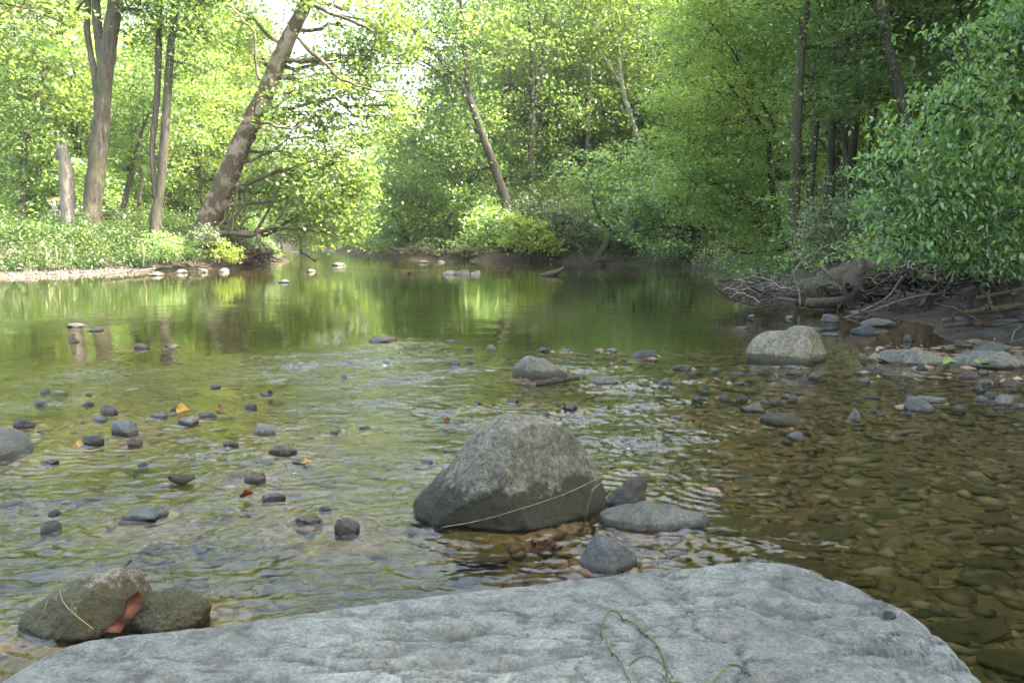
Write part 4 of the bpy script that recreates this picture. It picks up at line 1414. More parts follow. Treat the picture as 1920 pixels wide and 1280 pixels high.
tree('twin_trunk_tree', 'slender grey-brown tree splitting low into two parallel trunks', 34.5,
     [[(291, 414, 24), (298, 370, 20), (304, 320, 19), (310, 240, 18), (315, 160, 17), (321, 80, 16), (328, 20, 15), (340, -150, 9), (345, -260, 5)],
      [(296, 380, 16), (288, 330, 13), (286, 270, 12), (293, 200, 13), (297, 120, 13), (298, 60, 12), (300, -20, 11), (296, -200, 6)],
      [(289, 300, 8), (276, 285, 6), (262, 265, 5), (248, 250, 4)]],
     [(330, -50, 120, 60, 1.1), (270, 45, 50, 38, .5), (375, 60, 60, 40, .6), (350, 120, 40, 30, .4)], M['leaf_wood'], M['bark_grey'], 0.16, 4.5, 4)


def syc_extra(mb, org):
    r = np.random.RandomState(3)
    for a, b, w0, w1 in [((487, 150), (478, 62), 7, 4), ((478, 62), (430, 8), 4, 3), ((490, 230), (552, 242), 6, 4), ((552, 242), (590, 215), 4, 2), ((470, 232), (520, 248), 4, 2),
                         ((560, 70), (640, 150), 9, 5), ((640, 150), (740, 170), 5, 3), ((590, 10), (700, 60), 9, 4)]:
        p0, p1 = at_y(*a, 33), at_y(*b, 33)
        mb.tube(wob(p0, p1, 8, 0.06, r) - org, np.linspace(sz(w0, 33) / 2, sz(w1, 33) / 2, 8), 7, 0.05, cap=False)


tree('leaning_sycamore', 'massive mottled sycamore leaning right over the river from the left bank', 36.5,
     [[(382, 446, 58), (396, 408, 50), (418, 352, 47), (440, 300, 43), (462, 250, 40), (486, 200, 38), (505, 160, 36), (522, 115, 34), (545, 65, 30), (562, 30, 28), (580, -10, 27), (625, -130, 22), (680, -280, 14)]],
     [(560, 215, 75, 45, .7, -1), (620, 190, 70, 45, .7, -1), (565, 290, 80, 60, .9, 1.5), (600, 345, 95, 70, 1.0, -1), (530, 370, 70, 50, .8, 1.8), (655, 300, 55, 60, .8, -1), (670, 385, 45, 45, .8, -1),
      (620, 425, 70, 32, .8, -1), (640, 110, 65, 45, 1.0), (700, 170, 60, 40, 1.0), (690, 240, 50, 40, .9), (755, 120, 45, 45, .9), (760, 200, 40, 35, .7), (655, 20, 100, 60, 1.0), (735, 55, 70, 45, .8), (720, 120, 70, 40, .6), (440, 40, 80, 50, .8, 2), (480, 110, 60, 50, .8, 2), (500, -90, 110, 60, .6), (660, -170, 110, 60, .5), (560, 150, 45, 30, .5)],
     M['leaf_sycamore'], M['bark_sycamore'], 0.19, 2.8, 5, extra=syc_extra, per=24, twigs=50)


def arch_extra(mb, org):
    r = np.random.RandomState(9)
    for pts in [[(430, 441, 8), (436, 415, 6), (447, 380, 5), (452, 345, 3)], [(478, 437, 7), (500, 400, 6), (520, 362, 4), (538, 310, 3)], [(420, 440, 5), (440, 405, 4), (470, 370, 3)],
                [(484, 432, 9), (488, 452, 10), (500, 475, 9)], [(450, 430, 4), (462, 412, 4), (490, 402, 3)], [(600, 433, 5), (620, 440, 3), (640, 452, 2)]]:
        P, R = pathpx(pts, 35)
        P, R = smooth_path(P, R, 6)
        P[:, 1] += np.linspace(0, r.uniform(-.5, .5), len(P))
        mb.tube(P - org, R, 7, 0.06)


tree('arching_tree', 'low dark tree arching out sideways above the reddish root mass', 35,
     [[(384, 462, 12), (396, 446, 13), (412, 438, 13), (440, 438, 12), (470, 441, 11), (490, 434, 9), (510, 427, 8), (545, 428, 6), (585, 433, 5), (600, 435, 4)]],
     [(470, 340, 60, 45, .8), (540, 370, 60, 45, .8), (600, 405, 60, 35, .8), (430, 380, 40, 40, .6), (530, 440, 40, 22, .6), (590, 450, 45, 18, .7), (425, 465, 32, 24, .8), (455, 478, 30, 16, .6)],
     M['leaf_sycamore'], M['bark_dark'], 0.17, 2.0, 6, extra=arch_extra, root=False, bdy=2.6)
tree('sunlit_tree', 'slim tree with a sunlit brown trunk at the far left behind the lawn', 43,
     [[(42, 404, 20), (42, 370, 16), (44, 330, 14), (45, 290, 13), (52, 240, 10), (68, 190, 8), (90, 120, 5)]],
     [(50, 260, 80, 60, 1), (60, 160, 110, 80, 1.1), (20, 60, 120, 90, 1), (110, 320, 50, 35, .7)], M['leaf_wood'], M['bark_sycamore'], 0.2, 2.4, 7)
tree('mossy_sapling', 'thin mossy tree tilting right behind the fallen log', 39,
     [[(228, 408, 13), (236, 370, 12), (246, 330, 11), (250, 305, 9), (262, 260, 6), (280, 210, 4)]],
     [(245, 250, 60, 45, 1), (250, 170, 70, 60, 1), (230, 320, 40, 28, .6)], M['leaf_wood'], M['bark_dark'], 0.18, 2.4, 8)
tree('slim_sapling', 'slim pale-trunked sapling between the mossy tree and the twin trunks', 41,
     [[(262, 405, 9), (262, 370, 9), (263, 330, 8), (266, 280, 5), (270, 220, 3)]],
     [(275, 230, 50, 50, .9), (285, 330, 40, 30, .6)], M['leaf_wood'], M['bark_sycamore'], 0.18, 2.2, 9)

# centre
tree('slanting_tree', 'grey tree slanting left with arching limbs, behind the lime-green bush', 50,
     [[(950, 385, 24), (938, 345, 20), (922, 300, 18), (905, 255, 17), (888, 205, 15), (870, 170, 13), (838, 125, 11), (805, 90, 10), (775, 55, 8), (745, 20, 5)],
      [(893, 220, 12), (878, 170, 11), (872, 110, 10), (868, 50, 8), (860, -40, 6)],
      [(862, 165, 9), (830, 140, 7), (790, 112, 6), (750, 92, 4)], [(905, 255, 8), (870, 225, 7), (850, 190, 5)]],
     [(800, 150, 75, 55, .9), (755, 60, 60, 50, .7), (860, 90, 85, 65, .8), (850, 215, 85, 60, 1), (905, 30, 90, 60, .8), (800, 30, 75, 60, .8), (820, 290, 85, 60, 1.2), (890, 320, 60, 45, 1), (830, -80, 150, 80, .9)],
     M['leaf_wood'], M['bark_grey'], 0.22, 2.2, 10, cl=0.6, bdy=1.0)
tree('dark_leafed_tree', 'dense dark green tree overhanging the far cut bank at the river bend', 54,
     [[(845, 470, 12), (842, 420, 11), (846, 370, 9), (838, 300, 7)], [(775, 478, 7), (760, 440, 6), (735, 400, 5)]],
     [(770, 330, 60, 60, 1.2), (740, 400, 45, 60, 1.3), (800, 400, 70, 60, 1.4), (870, 400, 70, 55, 1.3), (760, 250, 50, 50, .8), (900, 440, 60, 30, 1.2), (830, 445, 60, 24, 1.1), (715, 445, 30, 25, 1)],
     M['leaf_deep'], M['bark_dark'], 0.22, 2.6, 11, cl=0.6)
tree('midbank_tree', 'straight dark tree forking high above the grey-green shrub', 54,
     [[(988, 400, 12), (992, 330, 12), (997, 260, 12), (1000, 200, 11), (998, 150, 10), (996, 90, 8), (990, 0, 6)], [(1001, 190, 9), (1010, 145, 8), (1018, 100, 7), (1022, 20, 5)]],
     [(1000, 60, 95, 70, 1), (1010, -60, 130, 80, 1), (960, 170, 70, 45, .8), (1040, 200, 60, 50, .9), (1000, 290, 75, 50, 1)], M['leaf_wood'], M['bark_grey'], 0.22, 2.2, 12, cl=0.6, bdy=1.0)
tree('upright_tree', 'thin upright tree left of the straight dark forked one', 60,
     [[(945, 400, 8), (946, 330, 8), (948, 250, 9), (952, 190, 9), (955, 130, 8), (950, 60, 6)], [(951, 190, 6), (944, 130, 5), (948, 90, 4)]],
     [(940, 90, 80, 70, 1), (950, -20, 100, 80, 1), (930, 250, 55, 45, .9)], M['leaf_sycamore'], M['bark_dark'], 0.24, 2.2, 13, cl=0.6, bdy=2.2)
tree('pale_sycamore', 'sycamore with white forking upper branches right of centre', 56,
     [[(1248, 400, 14), (1222, 330, 13), (1200, 270, 12), (1180, 210, 11), (1168, 170, 10), (1163, 130, 9), (1160, 90, 7), (1172, 50, 6), (1200, 0, 5), (1230, -60, 4)],
      [(1166, 160, 8), (1140, 120, 7), (1120, 90, 6), (1105, 70, 4)], [(1162, 120, 6), (1180, 85, 5), (1225, 45, 4)], [(1164, 110, 6), (1148, 40, 5), (1145, -40, 4)]],
     [(1150, 60, 90, 60, .7), (1090, 110, 70, 55, .8), (1200, 20, 90, 60, .7), (1150, -80, 150, 80, 1), (1220, 160, 60, 50, .8), (1110, 210, 70, 50, 1), (1180, 300, 80, 50, 1.1)],
     M['leaf_sycamore'], M['bark_pale'], 0.22, 2.2, 14, cl=0.6, bdy=0.8)
tree('sunlit_pole_tree', 'thin tree with a pale sunlit pole-like trunk between the forked trees', 60,
     [[(1102, 320, 8), (1102, 270, 8), (1104, 200, 8), (1107, 150, 7), (1108, 80, 5)]],
     [(1100, 130, 60, 50, .6), (1110, 40, 80, 60, .9)], M['leaf_sycamore'], M['bark_pale'], 0.24, 1.8, 15, cl=0.6, bdy=2)
tree('inclined_tree', 'dark-stemmed tree inclining right beyond the grassy point', 43,
     [[(1124, 480, 17), (1136, 460, 15), (1150, 435, 13), (1162, 400, 10), (1172, 350, 8)], [(1150, 435, 8), (1120, 400, 6), (1110, 360, 4)]],
     [(1160, 370, 75, 50, 1.1), (1110, 330, 60, 50, 1), (1200, 330, 70, 50, 1.1), (1210, 400, 60, 40, 1.1)], M['leaf_deep'], M['bark_dark'], 0.18, 2.4, 16)
tree('overhanging_tree', 'broad-crowned tree with dark leaning stem hanging over the right of the river', 37,
     [[(1340, 492, 26), (1318, 465, 22), (1300, 440, 18), (1285, 410, 14), (1270, 370, 10)], [(1352, 490, 16), (1372, 460, 14), (1400, 435, 11), (1420, 400, 8)]],
     [(1250, 400, 70, 40, 1.2), (1190, 435, 60, 28, 1.1), (1260, 450, 80, 26, 1.1), (1330, 420, 80, 45, 1.2), (1300, 350, 90, 45, 1.2), (1220, 370, 60, 35, 1), (1390, 460, 60, 30, 1)],
     M['leaf_deep'], M['bark_dark'], 0.15, 2.4, 17, flat=0.3)

# right
tree('drooping_maple', 'olive-green maple with drooping layered sprays at right of centre', 25,
     [[(1478, 478, 14), (1460, 420, 12), (1445, 330, 11), (1440, 262, 10), (1420, 225, 8), (1395, 195, 7), (1360, 150, 5), (1330, 120, 3)],
      [(1450, 250, 8), (1400, 255, 5), (1340, 290, 4), (1290, 330, 3)], [(1455, 240, 7), (1420, 180, 6), (1370, 90, 4), (1330, 40, 3)]],
     [(1380, 120, 90, 45, 1.0), (1330, 190, 90, 45, 1.1), (1400, 220, 80, 45, 1.1), (1290, 260, 75, 45, 1.0), (1370, 300, 95, 50, 1.2), (1300, 340, 70, 40, 1.1), (1400, 380, 85, 45, 1.2), (1340, 400, 60, 35, 1.1),
      (1260, 180, 45, 40, .6), (1320, 60, 80, 45, .9), (1430, 440, 60, 40, 1.2), (1440, 60, 80, 50, 1), (1400, 0, 130, 50, 1), (1350, -90, 150, 70, 1), (1370, 470, 40, 22, .8)],
     M['leaf_maple'], M['bark_dark'], 0.10, 3.0, 18, flat=0.22, cl=0.34, per=30, up=1.1, gap=0.12, twigs=160)
tree('ivy_trunk_tree', 'tall dark furrowed tree wrapped in ivy right of the olive maple', 20,
     [[(1492, 530, 30), (1491, 470, 26), (1490, 400, 25), (1491, 330, 23), (1493, 250, 21), (1497, 180, 20), (1501, 110, 18), (1507, 50, 17), (1513, 0, 16), (1520, -140, 12)],
      [(1499, 90, 9), (1550, 88, 7), (1580, 84, 5)], [(1492, 245, 6), (1460, 230, 4)]],
     [(1490, 350, 24, 60, .5, -.3), (1488, 440, 26, 60, .7, -.3), (1500, 235, 26, 60, .4, -.3), (1560, 60, 100, 45, 1.0), (1600, 130, 90, 40, 1.0), (1460, 20, 70, 40, .9), (1520, -120, 160, 90, 1), (1560, 190, 70, 35, 1), (1530, 150, 50, 25, .7)],
     M['leaf_deep'], M['bark_dark'], 0.09, 2.6, 19, flat=0.25, cl=0.3, per=30, up=1.0, bdy=0.4)
tree('tilted_grey_tree', 'smooth grey tree tilting left above the big-leaved bush', 20,
     [[(1712, 330, 26), (1702, 230, 24), (1688, 180, 22), (1674, 130, 22), (1664, 80, 24), (1655, 30, 24), (1648, 0, 24), (1630, -160, 18)],
      [(1708, 185, 8, .5), (1735, 200, 6, .5), (1760, 190, 4, .5)], [(1690, 180, 6), (1740, 130, 4), (1810, 110, 3)]],
     [(1640, 50, 50, 40, .6, -.5), (1600, 10, 80, 50, .9), (1730, 60, 80, 45, .9), (1620, 190, 60, 35, .8), (1700, 20, 90, 50, 1), (1650, -130, 170, 90, 1.1), (1760, 140, 60, 35, .7), (1640, 120, 40, 28, .5)],
     M['leaf_wood'], M['bark_grey'], 0.10, 2.6, 20, flat=0.25, cl=0.3, per=30, up=1.0, bdy=1.3)
tree('large_leaf_bush', 'big bush with large glossy blue-green leaves filling the right side', 10.5,
     [[(1850, 500, 12, 3.4), (1840, 450, 10, 2.2), (1820, 380, 9, 1), (1800, 280, 7), (1830, 160, 5)], [(1850, 500, 10, 3.4), (1760, 440, 8, 1.5), (1700, 380, 6), (1660, 330, 4)], [(1870, 500, 11, 3.4), (1900, 400, 9, 1.2), (1930, 250, 7), (1940, 100, 5)],
      [(1830, 500, 8, 3.4), (1740, 460, 5, 1), (1660, 440, 4)]],
     [(1830, 300, 95, 70, 1.1), (1760, 380, 90, 55, 1.1), (1700, 300, 70, 45, .9), (1880, 400, 90, 55, 1.2), (1840, 200, 85, 60, 1.0), (1900, 120, 80, 60, 1.0), (1930, 270, 80, 80, 1.1), (1660, 400, 60, 35, .8),
      (1730, 445, 80, 28, .8), (1690, 240, 60, 20, .6), (1830, 460, 90, 24, .7), (1960, 30, 80, 70, 1), (1790, 60, 60, 18, .5), (1990, 420, 70, 90, 1.1), (1650, 330, 40, 16, .5), (1880, 60, 60, 25, .6), (1740, 190, 50, 16, .35), (1760, 475, 70, 24, .9), (1890, 490, 80, 28, 1), (1690, 480, 50, 18, .6), (1820, 505, 60, 16, .6)],
     M['leaf_bush'], M['bark_dark'], 0.082, 3.6, 21, flat=0.3, cl=0.2, per=11, up=0.8, droop=1.3, wl=0.52, hexa=True, gap=0.05, twigs=200)
tree('small_leaf_shrub', 'pale fine-leaved shrub at the foot of the ivy-wrapped tree', 18,
     [[(1590, 500, 7), (1570, 450, 5), (1540, 400, 4)], [(1590, 500, 6), (1610, 440, 5), (1620, 390, 3)]],
     [(1560, 400, 50, 30, .9), (1610, 390, 50, 30, .9), (1530, 430, 45, 30, .9), (1590, 440, 60, 32, 1), (1640, 450, 50, 30, .9), (1520, 470, 45, 22, .8), (1570, 340, 50, 20, .35), (1580, 480, 50, 18, .9), (1650, 490, 45, 16, .8)],
     M['leaf_grey'], M['bark_dark'], 0.06, 2.2, 22, cl=0.14, per=16, up=0.5, cat='shrub')
tree('lime_bush', 'rounded bush of bright lime-yellow leaves on the far bank', 45,
     [[(990, 488, 6), (985, 460, 5), (970, 430, 3)], [(990, 488, 5), (1010, 450, 3)]],
     [(985, 430, 42, 26, 1.3), (1005, 452, 40, 24, 1.3), (965, 450, 22, 22, 1.1), (1035, 465, 22, 14, 1)], M['leaf_lime'], M['bark_dark'], 0.15, 2.6, 23, cl=0.3, cat='bush')
tree('grey_green_shrub', 'feathery grey-green shrub right of the lime-yellow bush', 46,
     [[(1062, 488, 6), (1060, 450, 5), (1050, 410, 3)]],
     [(1040, 400, 45, 26, 1), (1075, 420, 50, 34, 1.2), (1100, 450, 36, 28, 1.1), (1000, 385, 40, 22, .9), (1060, 460, 40, 20, 1)], M['leaf_grey'], M['bark_dark'], 0.15, 2.6, 24, cl=0.3, cat='shrub')
tree('bluish_shrub', 'dark blue-green shrub left of the lime-yellow bush', 48,
     [[(915, 485, 6), (915, 450, 5), (910, 420, 3)]],
     [(915, 420, 45, 34, 1.2), (905, 455, 40, 24, 1.2), (945, 400, 30, 20, 1), (880, 465, 30, 16, 1)], M['leaf_deep'], M['bark_dark'], 0.17, 2.6, 25, cl=0.35, cat='shrub')
# branch of a tree standing outside the frame, upper left
tree('near_sycamore', 'sycamore outside the frame whose yellow-green leaves hang in at top left', 17,
     [[(-420, 560, 60), (-430, 300, 50), (-420, 0, 44), (-380, -300, 34), (-340, -500, 20)], [(-420, 0, 22), (-250, -40, 14), (-80, -10, 8), (60, 20, 4), (130, 50, 2)]],
     [(40, 15, 60, 24, 1.0), (120, 30, 55, 22, .9), (60, 65, 55, 18, .6), (-60, 0, 90, 60, 1), (-220, -60, 130, 70, 1), (60, -30, 110, 35, .8), (-420, -300, 200, 130, 1), (10, 100, 40, 14, .35)],
     M['leaf_sycamore'], M['bark_sycamore'], 0.13, 2.2, 26, cl=0.28, per=18, flat=0.35)

# background tree kinds, then copies
def proto(name, label, cat, group, H, R, crown0, lmat, bmat, seed, leaf=0.28, k=2.3, tr=0.22, loc=(0, 0, 0), nb=14, cl=0.75, rot=0.0, trunk=True, flat=0.4):
    rng = np.random.RandomState(seed)
    e = bpy.data.objects.new(name, None)
    COL.objects.link(e)
    tag(e, label, cat, group)
    mb = MB()
    top = np.array([rng.uniform(-1, 1), rng.uniform(-1, 1), H * 0.9])
    P = wob((0, 0, -0.4), top, 12, 0.03, rng)
    mb.tube(P, np.linspace(tr, 0.03, 12), 9, 0.08, seed)
    blobs = []
    for i in range(nb):
        zc = crown0 + (H - crown0) * (i + 0.5) / nb
        s_ = math.sin(math.pi * min(0.12 + 0.80 * (i + 0.5) / nb, 1)) * R
        a_ = i * 2.4 + rng.uniform(-.4, .4)
        rr_ = s_ * rng.uniform(0.35, 0.65)
        c = np.array([math.cos(a_) * rr_, math.sin(a_) * rr_, zc])
        b = s_ * rng.uniform(0.42, 0.62)
        blobs.append((c, (b, b, b * 0.65), 1.0))
        i0 = min(int(zc / H * 11 * 0.9), 10)
        mb.tube(wob(P[max(i0 - 1, 1)], c, 7, 0.1, rng, 0.05), np.linspace(tr * 0.35, 0.02, 7), 5, cap=False)
    Pn, T, CC = crown_points(blobs, leaf, rng, k, cl, 26, flat, 0.08)
    V, Fq, t = leaf_arrays(Pn, leaf, rng, T, 0.6, 0.3, 0.75)
    if trunk:
        mb.build('trunk', bmat, e)
    link('crown', mesh_np('crown', V, Fq, False, {'tint': t}), lmat, e)
    return e


def place(x_, y_, p, s_, rz, label=None, group=None, first=set()):
    z_ = gz(x_, y_) - 0.1
    if p.name not in first:
        first.add(p.name)
        p.location = (x_, y_, z_)
        p.rotation_euler = (0, 0, rz)
        p.scale = (s_,) * 3
        if label:
            p['label'] = label
        if group:
            p['group'] = group
        return p
    return copy_thing(p, (x_, y_, z_), rz, (s_, s_, s_ * 1.0), label, group)


gW = 'tall trees of the wood behind the left bank'
gR = 'tall trees of the wood on the right slope'
gC = 'tall trees beyond the river bend'
gU = 'leafy understory filling the wood'
pt1 = proto('woodland_tree', 'tall yellow-green woodland tree behind the nearer trunks', 'tree', gW, 22, 4.6, 4.0, M['leaf_wood'], M['bark_grey'], 201, 0.27)
pt2 = proto('broadleaf_tree', 'tall bright broadleaf tree behind the nearer trunks', 'tree', gW, 20, 5.2, 3.0, M['leaf_sycamore'], M['bark_dark'], 202, 0.27)
pt3 = proto('shade_tree', 'tall deep green tree in the shaded wood', 'tree', gR, 21, 4.6, 4.5, M['leaf_deep'], M['bark_dark'], 203, 0.24)
pt4 = proto('beech_tree', 'tall mid-green tree in the shaded wood', 'tree', gR, 19, 4.8, 4.0, M['leaf_wood'], M['bark_dark'], 204, 0.24, flat=0.22)
pu1 = proto('understory_bush', 'leafy green bush below the trees', 'bush', gU, 4.5, 2.4, 0.3, M['leaf_wood'], M['bark_dark'], 205, 0.17, 2.2, 0.06, nb=10, cl=0.4)
pu2 = proto('shaded_bush', 'dark leafy bush below the trees', 'bush', gU, 4.0, 2.4, 0.2, M['leaf_deep'], M['bark_dark'], 206, 0.16, 2.2, 0.06, nb=10, cl=0.4)

pm1 = proto('midstory_tree', 'dense small tree filling the wood below the tall crowns', 'tree', gU, 10, 3.6, 0.4, M['leaf_wood'], M['bark_dark'], 207, 0.22, 2.2, 0.10, nb=16, cl=0.55)
pm2 = proto('shaded_midstory_tree', 'dense small tree filling the shaded wood', 'tree', gU, 9.5, 3.6, 0.4, M['leaf_deep'], M['bark_dark'], 208, 0.20, 2.2, 0.10, nb=16, cl=0.5, flat=0.25)
rng = np.random.RandomState(76)
for k in range(34):
    place(rng.uniform(-62, -18), rng.uniform(56, 78), (pm1, pm2)[rng.rand() < 0.3], rng.uniform(0.8, 1.2), rng.uniform(0, 6), 'dense small tree closing the view through the left wood', 'small trees of the left wood')
for k in range(40):
    x_ = rng.uniform(-3, 34)
    y_ = rng.uniform(60, 72) - 0.4 * max(x_ - 6, 0)
    if sdf_water(np.array([[x_, y_]]))[0] < 5:
        continue
    place(x_, y_, (pm1, pm2)[rng.rand() < 0.45], rng.uniform(0.75, 1.25), rng.uniform(0, 6), 'dense small tree behind the far bank', 'small trees behind the far bank')
for k in range(34):
    x_, y_ = rng.uniform(14, 46), rng.uniform(12, 50)
    if sdf_water(np.array([[x_, y_]]))[0] < 7.5:
        continue
    place(x_, y_, (pm1, pm2)[rng.rand() < 0.75], rng.uniform(0.7, 1.2), rng.uniform(0, 6), 'dense small tree on the shaded right slope', 'small trees on the right slope')
rng = np.random.RandomState(77)
LW = 'tall woodland tree standing behind the named trunks of the left bank'
LC = 'tall tree of the sunlit wood beyond the river bend'
LR = 'tall tree in the shaded wood on the right slope'
for (x_, y_) in [(-31, 42), (-25, 46), (-20.5, 47), (-27, 52), (-34, 50), (-39, 45), (-22, 56), (-30, 60), (-38, 60), (-46, 54), (-25, 66), (-34, 70), (-44, 70), (-19.5, 52), (-52, 66), (-31, 82), (-42, 84), (-55, 84), (-40, 34), (-46, 40)]:
    place(x_ + rng.uniform(-.8, .8), y_, (pt1, pt2)[rng.randint(2)], rng.uniform(0.62, 0.85) if x_ > -36 else rng.uniform(.85, 1.05), rng.uniform(0, 6), LW, gW)
for (x_, y_, s_) in [(-20.5, 62, 1.0), (-24, 70, 1.05), (-19.2, 58, .8), (-27.5, 76, 1.1), (-22.5, 60, .95)]:
    place(x_, y_, pt1, s_, x_, LW, gW)
for (x_, y_, s_) in [(-3, 66, .9), (1, 66, 1.05), (6, 66, 1.15), (11, 64, 1.2), (3, 70, 1.1), (9, 68, 1.2), (15, 62, 1.1), (-1, 76, 1.0), (6, 80, 1.2), (14, 76, 1.2), (21, 68, 1.1), (12, 49, .95), (17, 52, 1.05), (23, 56, 1.1), (-5, 68, .75), (-8, 76, .7), (22, 84, 1.2),
                     (-13, 92, .74), (-8, 92, .8), (-3, 92, .9), (-17, 104, .78), (-11, 108, .82), (-14.5, 98, .8), (-22, 122, .62), (-15, 128, .7), (-28, 135, .66), (-36, 150, .8), (-24, 150, .75), (-10, 135, .8), (-2, 120, .95), (3, 105, 1.1), (-32, 112, .75), (-38, 122, .8), (-26, 100, .65),
                     (-20, 170, .8), (-10, 175, .85), (-30, 180, .8), (-42, 175, .9), (2, 160, 1.0)]:
    place(x_, y_, (pt1, pt2)[rng.randint(2)], s_, rng.uniform(0, 6), LC, gC)
for (x_, y_) in [(11, 40), (15, 36), (14, 43), (20, 41), (12.5, 31), (18, 31), (24, 35), (16.5, 26.5), (22, 27), (28, 30), (20, 22), (26, 22), (15.5, 21), (29, 42), (24, 47), (32, 36), (19, 17), (24, 15), (34, 25), (31, 17), (13.5, 25.5)]:
    place(x_ + rng.uniform(-.6, .6), y_, (pt3, pt4)[rng.randint(2)], rng.uniform(0.85, 1.1), rng.uniform(0, 6), LR, gR)
# trees to the right of the frame, which shade the near water
for (x_, y_, s_) in [(13.5, 13, 1.05), (12, 8, 1.1), (17, 10, 1.15), (11.5, 3.5, 1.1), (17, 4, 1.1), (16, 16, 1.1), (22, 9, 1.1), (11, -1.5, 1.05), (8, -5, 1), (15, 12.5, 1.2), (14, 6, 1.2)]:
    place(x_, y_, (pt3, pt4)[rng.randint(2)], s_, rng.uniform(0, 6), 'tall tree outside the right edge of the photo shading the near water', 'trees beyond the right edge')
# understory
for k in range(46):
    x_, y_ = rng.uniform(-48, -17), rng.uniform(42, 62)
    if sdf_water(np.array([[x_, y_]]))[0] < 4:
        continue
    place(x_, y_, (pu1, pu2)[rng.rand() < 0.4], rng.uniform(0.6, 1.1), rng.uniform(0, 6), 'leafy bush in the understory of the left wood', 'bushes under the left wood')
for k in range(60):
    t_ = rng.rand()
    x_ = rng.uniform(-12, 24)
    y_ = rng.uniform(48, 64) - 0.35 * max(x_ - 4, 0)
    s0 = sdf_water(np.array([[x_, y_]]))[0]
    if s0 < 0.8:
        continue
    place(x_, y_, (pu1, pu2)[rng.rand() < 0.5], rng.uniform(0.55, 1.0), rng.uniform(0, 6), 'leafy bush along the far bank', 'bushes along the far bank')
for k in range(50):
    x_, y_ = rng.uniform(9, 30), rng.uniform(17, 42)
    if not (2.5 < sdf_water(np.array([[x_, y_]]))[0] < 18):
        continue
    place(x_, y_, (pu2, pu1)[rng.rand() < 0.25], rng.uniform(0.35, 0.75), rng.uniform(0, 6), 'dark bush in the understory of the right slope', 'bushes on the right slope')
for k in range(50):
    y_ = rng.uniform(60, 150)
    side_ = rng.rand() < 0.5
    xs_ = np.interp(y_, [60, 64, 74, 100, 150], [-10.8, -11.5, -15, -24, -48]) + rng.uniform(1.5, 6) if side_ else np.interp(y_, [55, 72, 95, 140], [-16, -22, -34, -60]) - rng.uniform(1.5, 6)
    place(xs_, y_, (pu1, pu2)[rng.rand() < 0.3], rng.uniform(0.8, 1.5), rng.uniform(0, 6), 'bush lining the distant reach of the river', 'bushes along the distant reach')

# bare trunks in the shaded right wood
for k, (px, y0, y1, w, Y) in enumerate([(1548, 400, 190, 10, 28), (1578, 420, 150, 13, 26), (1608, 330, 100, 9, 32), (1728, 290, 60, 10, 28), (1742, 260, 120, 8, 33), (1765, 300, 20, 12, 27), (1795, 240, 0, 11, 30), (1525, 440, 230, 12, 24), (1560, 120, 0, 12, 26), (1630, 380, 210, 8, 30)]):
    r_ = np.random.RandomState(300 + k)
    e = bpy.data.objects.new('bare_trunk_tree', None)
    COL.objects.link(e)
    a_ = at_y(px, y0, Y)
    g_ = gz(a_[0], Y)
    e.location = (a_[0], Y, g_)
    tag(e, 'straight dark trunk in the shade of the right wood', 'tree', 'dark trunks in the right wood')
    mb = MB()
    topz = 14.0
    Pq = wob((0, 0, -0.3), (r_.uniform(-1, 1), r_.uniform(-1, 1), topz), 14, 0.02, r_)
    mb.tube(Pq, np.linspace(sz(w, Y) / 2 * 1.2, sz(w, Y) / 4, 14), 9, 0.1, k)
    blobs = [(Pq[-1] + [r_.uniform(-1, 1), r_.uniform(-1, 1), -1 + j_ * 1.2], (2.2, 2.2, 1.2), 1.0) for j_ in range(3)]
    for b in blobs:
        mb.tube(wob(Pq[-3], b[0], 6, 0.1, r_), np.linspace(0.05, 0.02, 6), 5, cap=False)
    mb.build('trunk', M['bark_dark'], e)
    Pn, T, CC = crown_points(blobs, 0.2, r_, 2.0, 0.5, 26, 0.3, 0.1)
    V, Fq, t = leaf_arrays(Pn, 0.2, r_, T, 0.8, 0.3, 0.75)
    link('crown', mesh_np('crown', V, Fq, False, {'tint': t}), M['leaf_deep'], e)

# ------------------------------------------------------------------ low plants of the left bank
rng = np.random.RandomState(12)
def herb_field(name, label, n, xr, yr, sdr, h, leaf, seed, lm, per=14, cond=None):
    r = np.random.RandomState(seed)
    x_, y_ = r.uniform(*xr, n), r.uniform(*yr, n)
    z_, s_ = terr(np.stack([x_, y_], -1))
    ok = (s_ > sdr[0]) & (s_ < sdr[1])
    if cond is not None:
        ok &= cond(x_, y_)
    x_, y_, z_ = x_[ok], y_[ok], z_[ok]
    m = len(x_)
    pn = fbm(np.stack([x_, y_, 0 * x_], -1) * 1.3, seed, 3)
    hh_ = h * (0.3 + 1.4 * np.clip(pn + 0.35, 0, 1)) * r.uniform(0.4, 1.35, m)
    t = r.rand(m, per) ** 0.7
    P = np.stack([x_[:, None] + r.normal(size=(m, per)) * 0.10 * (1 + t), y_[:, None] + r.normal(size=(m, per)) * 0.10 * (1 + t), z_[:, None] + t * hh_[:, None]], -1).reshape(-1, 3)
    tc = np.clip(0.5 + 0.55 * pn + 0.15 * r.normal(size=m), 0, 1)
    T = np.clip(np.repeat(tc, per) + 0.15 * r.normal(size=m * per), 0, 1)
    V, Fq, tt = leaf_arrays(P, leaf, r, T, 0.35, 0.1, 0.45)
    o = link(name, mesh_np(name, V, Fq, False, {'tint': tt}), lm)
    tag(o, label, 'plants', None, 'stuff')


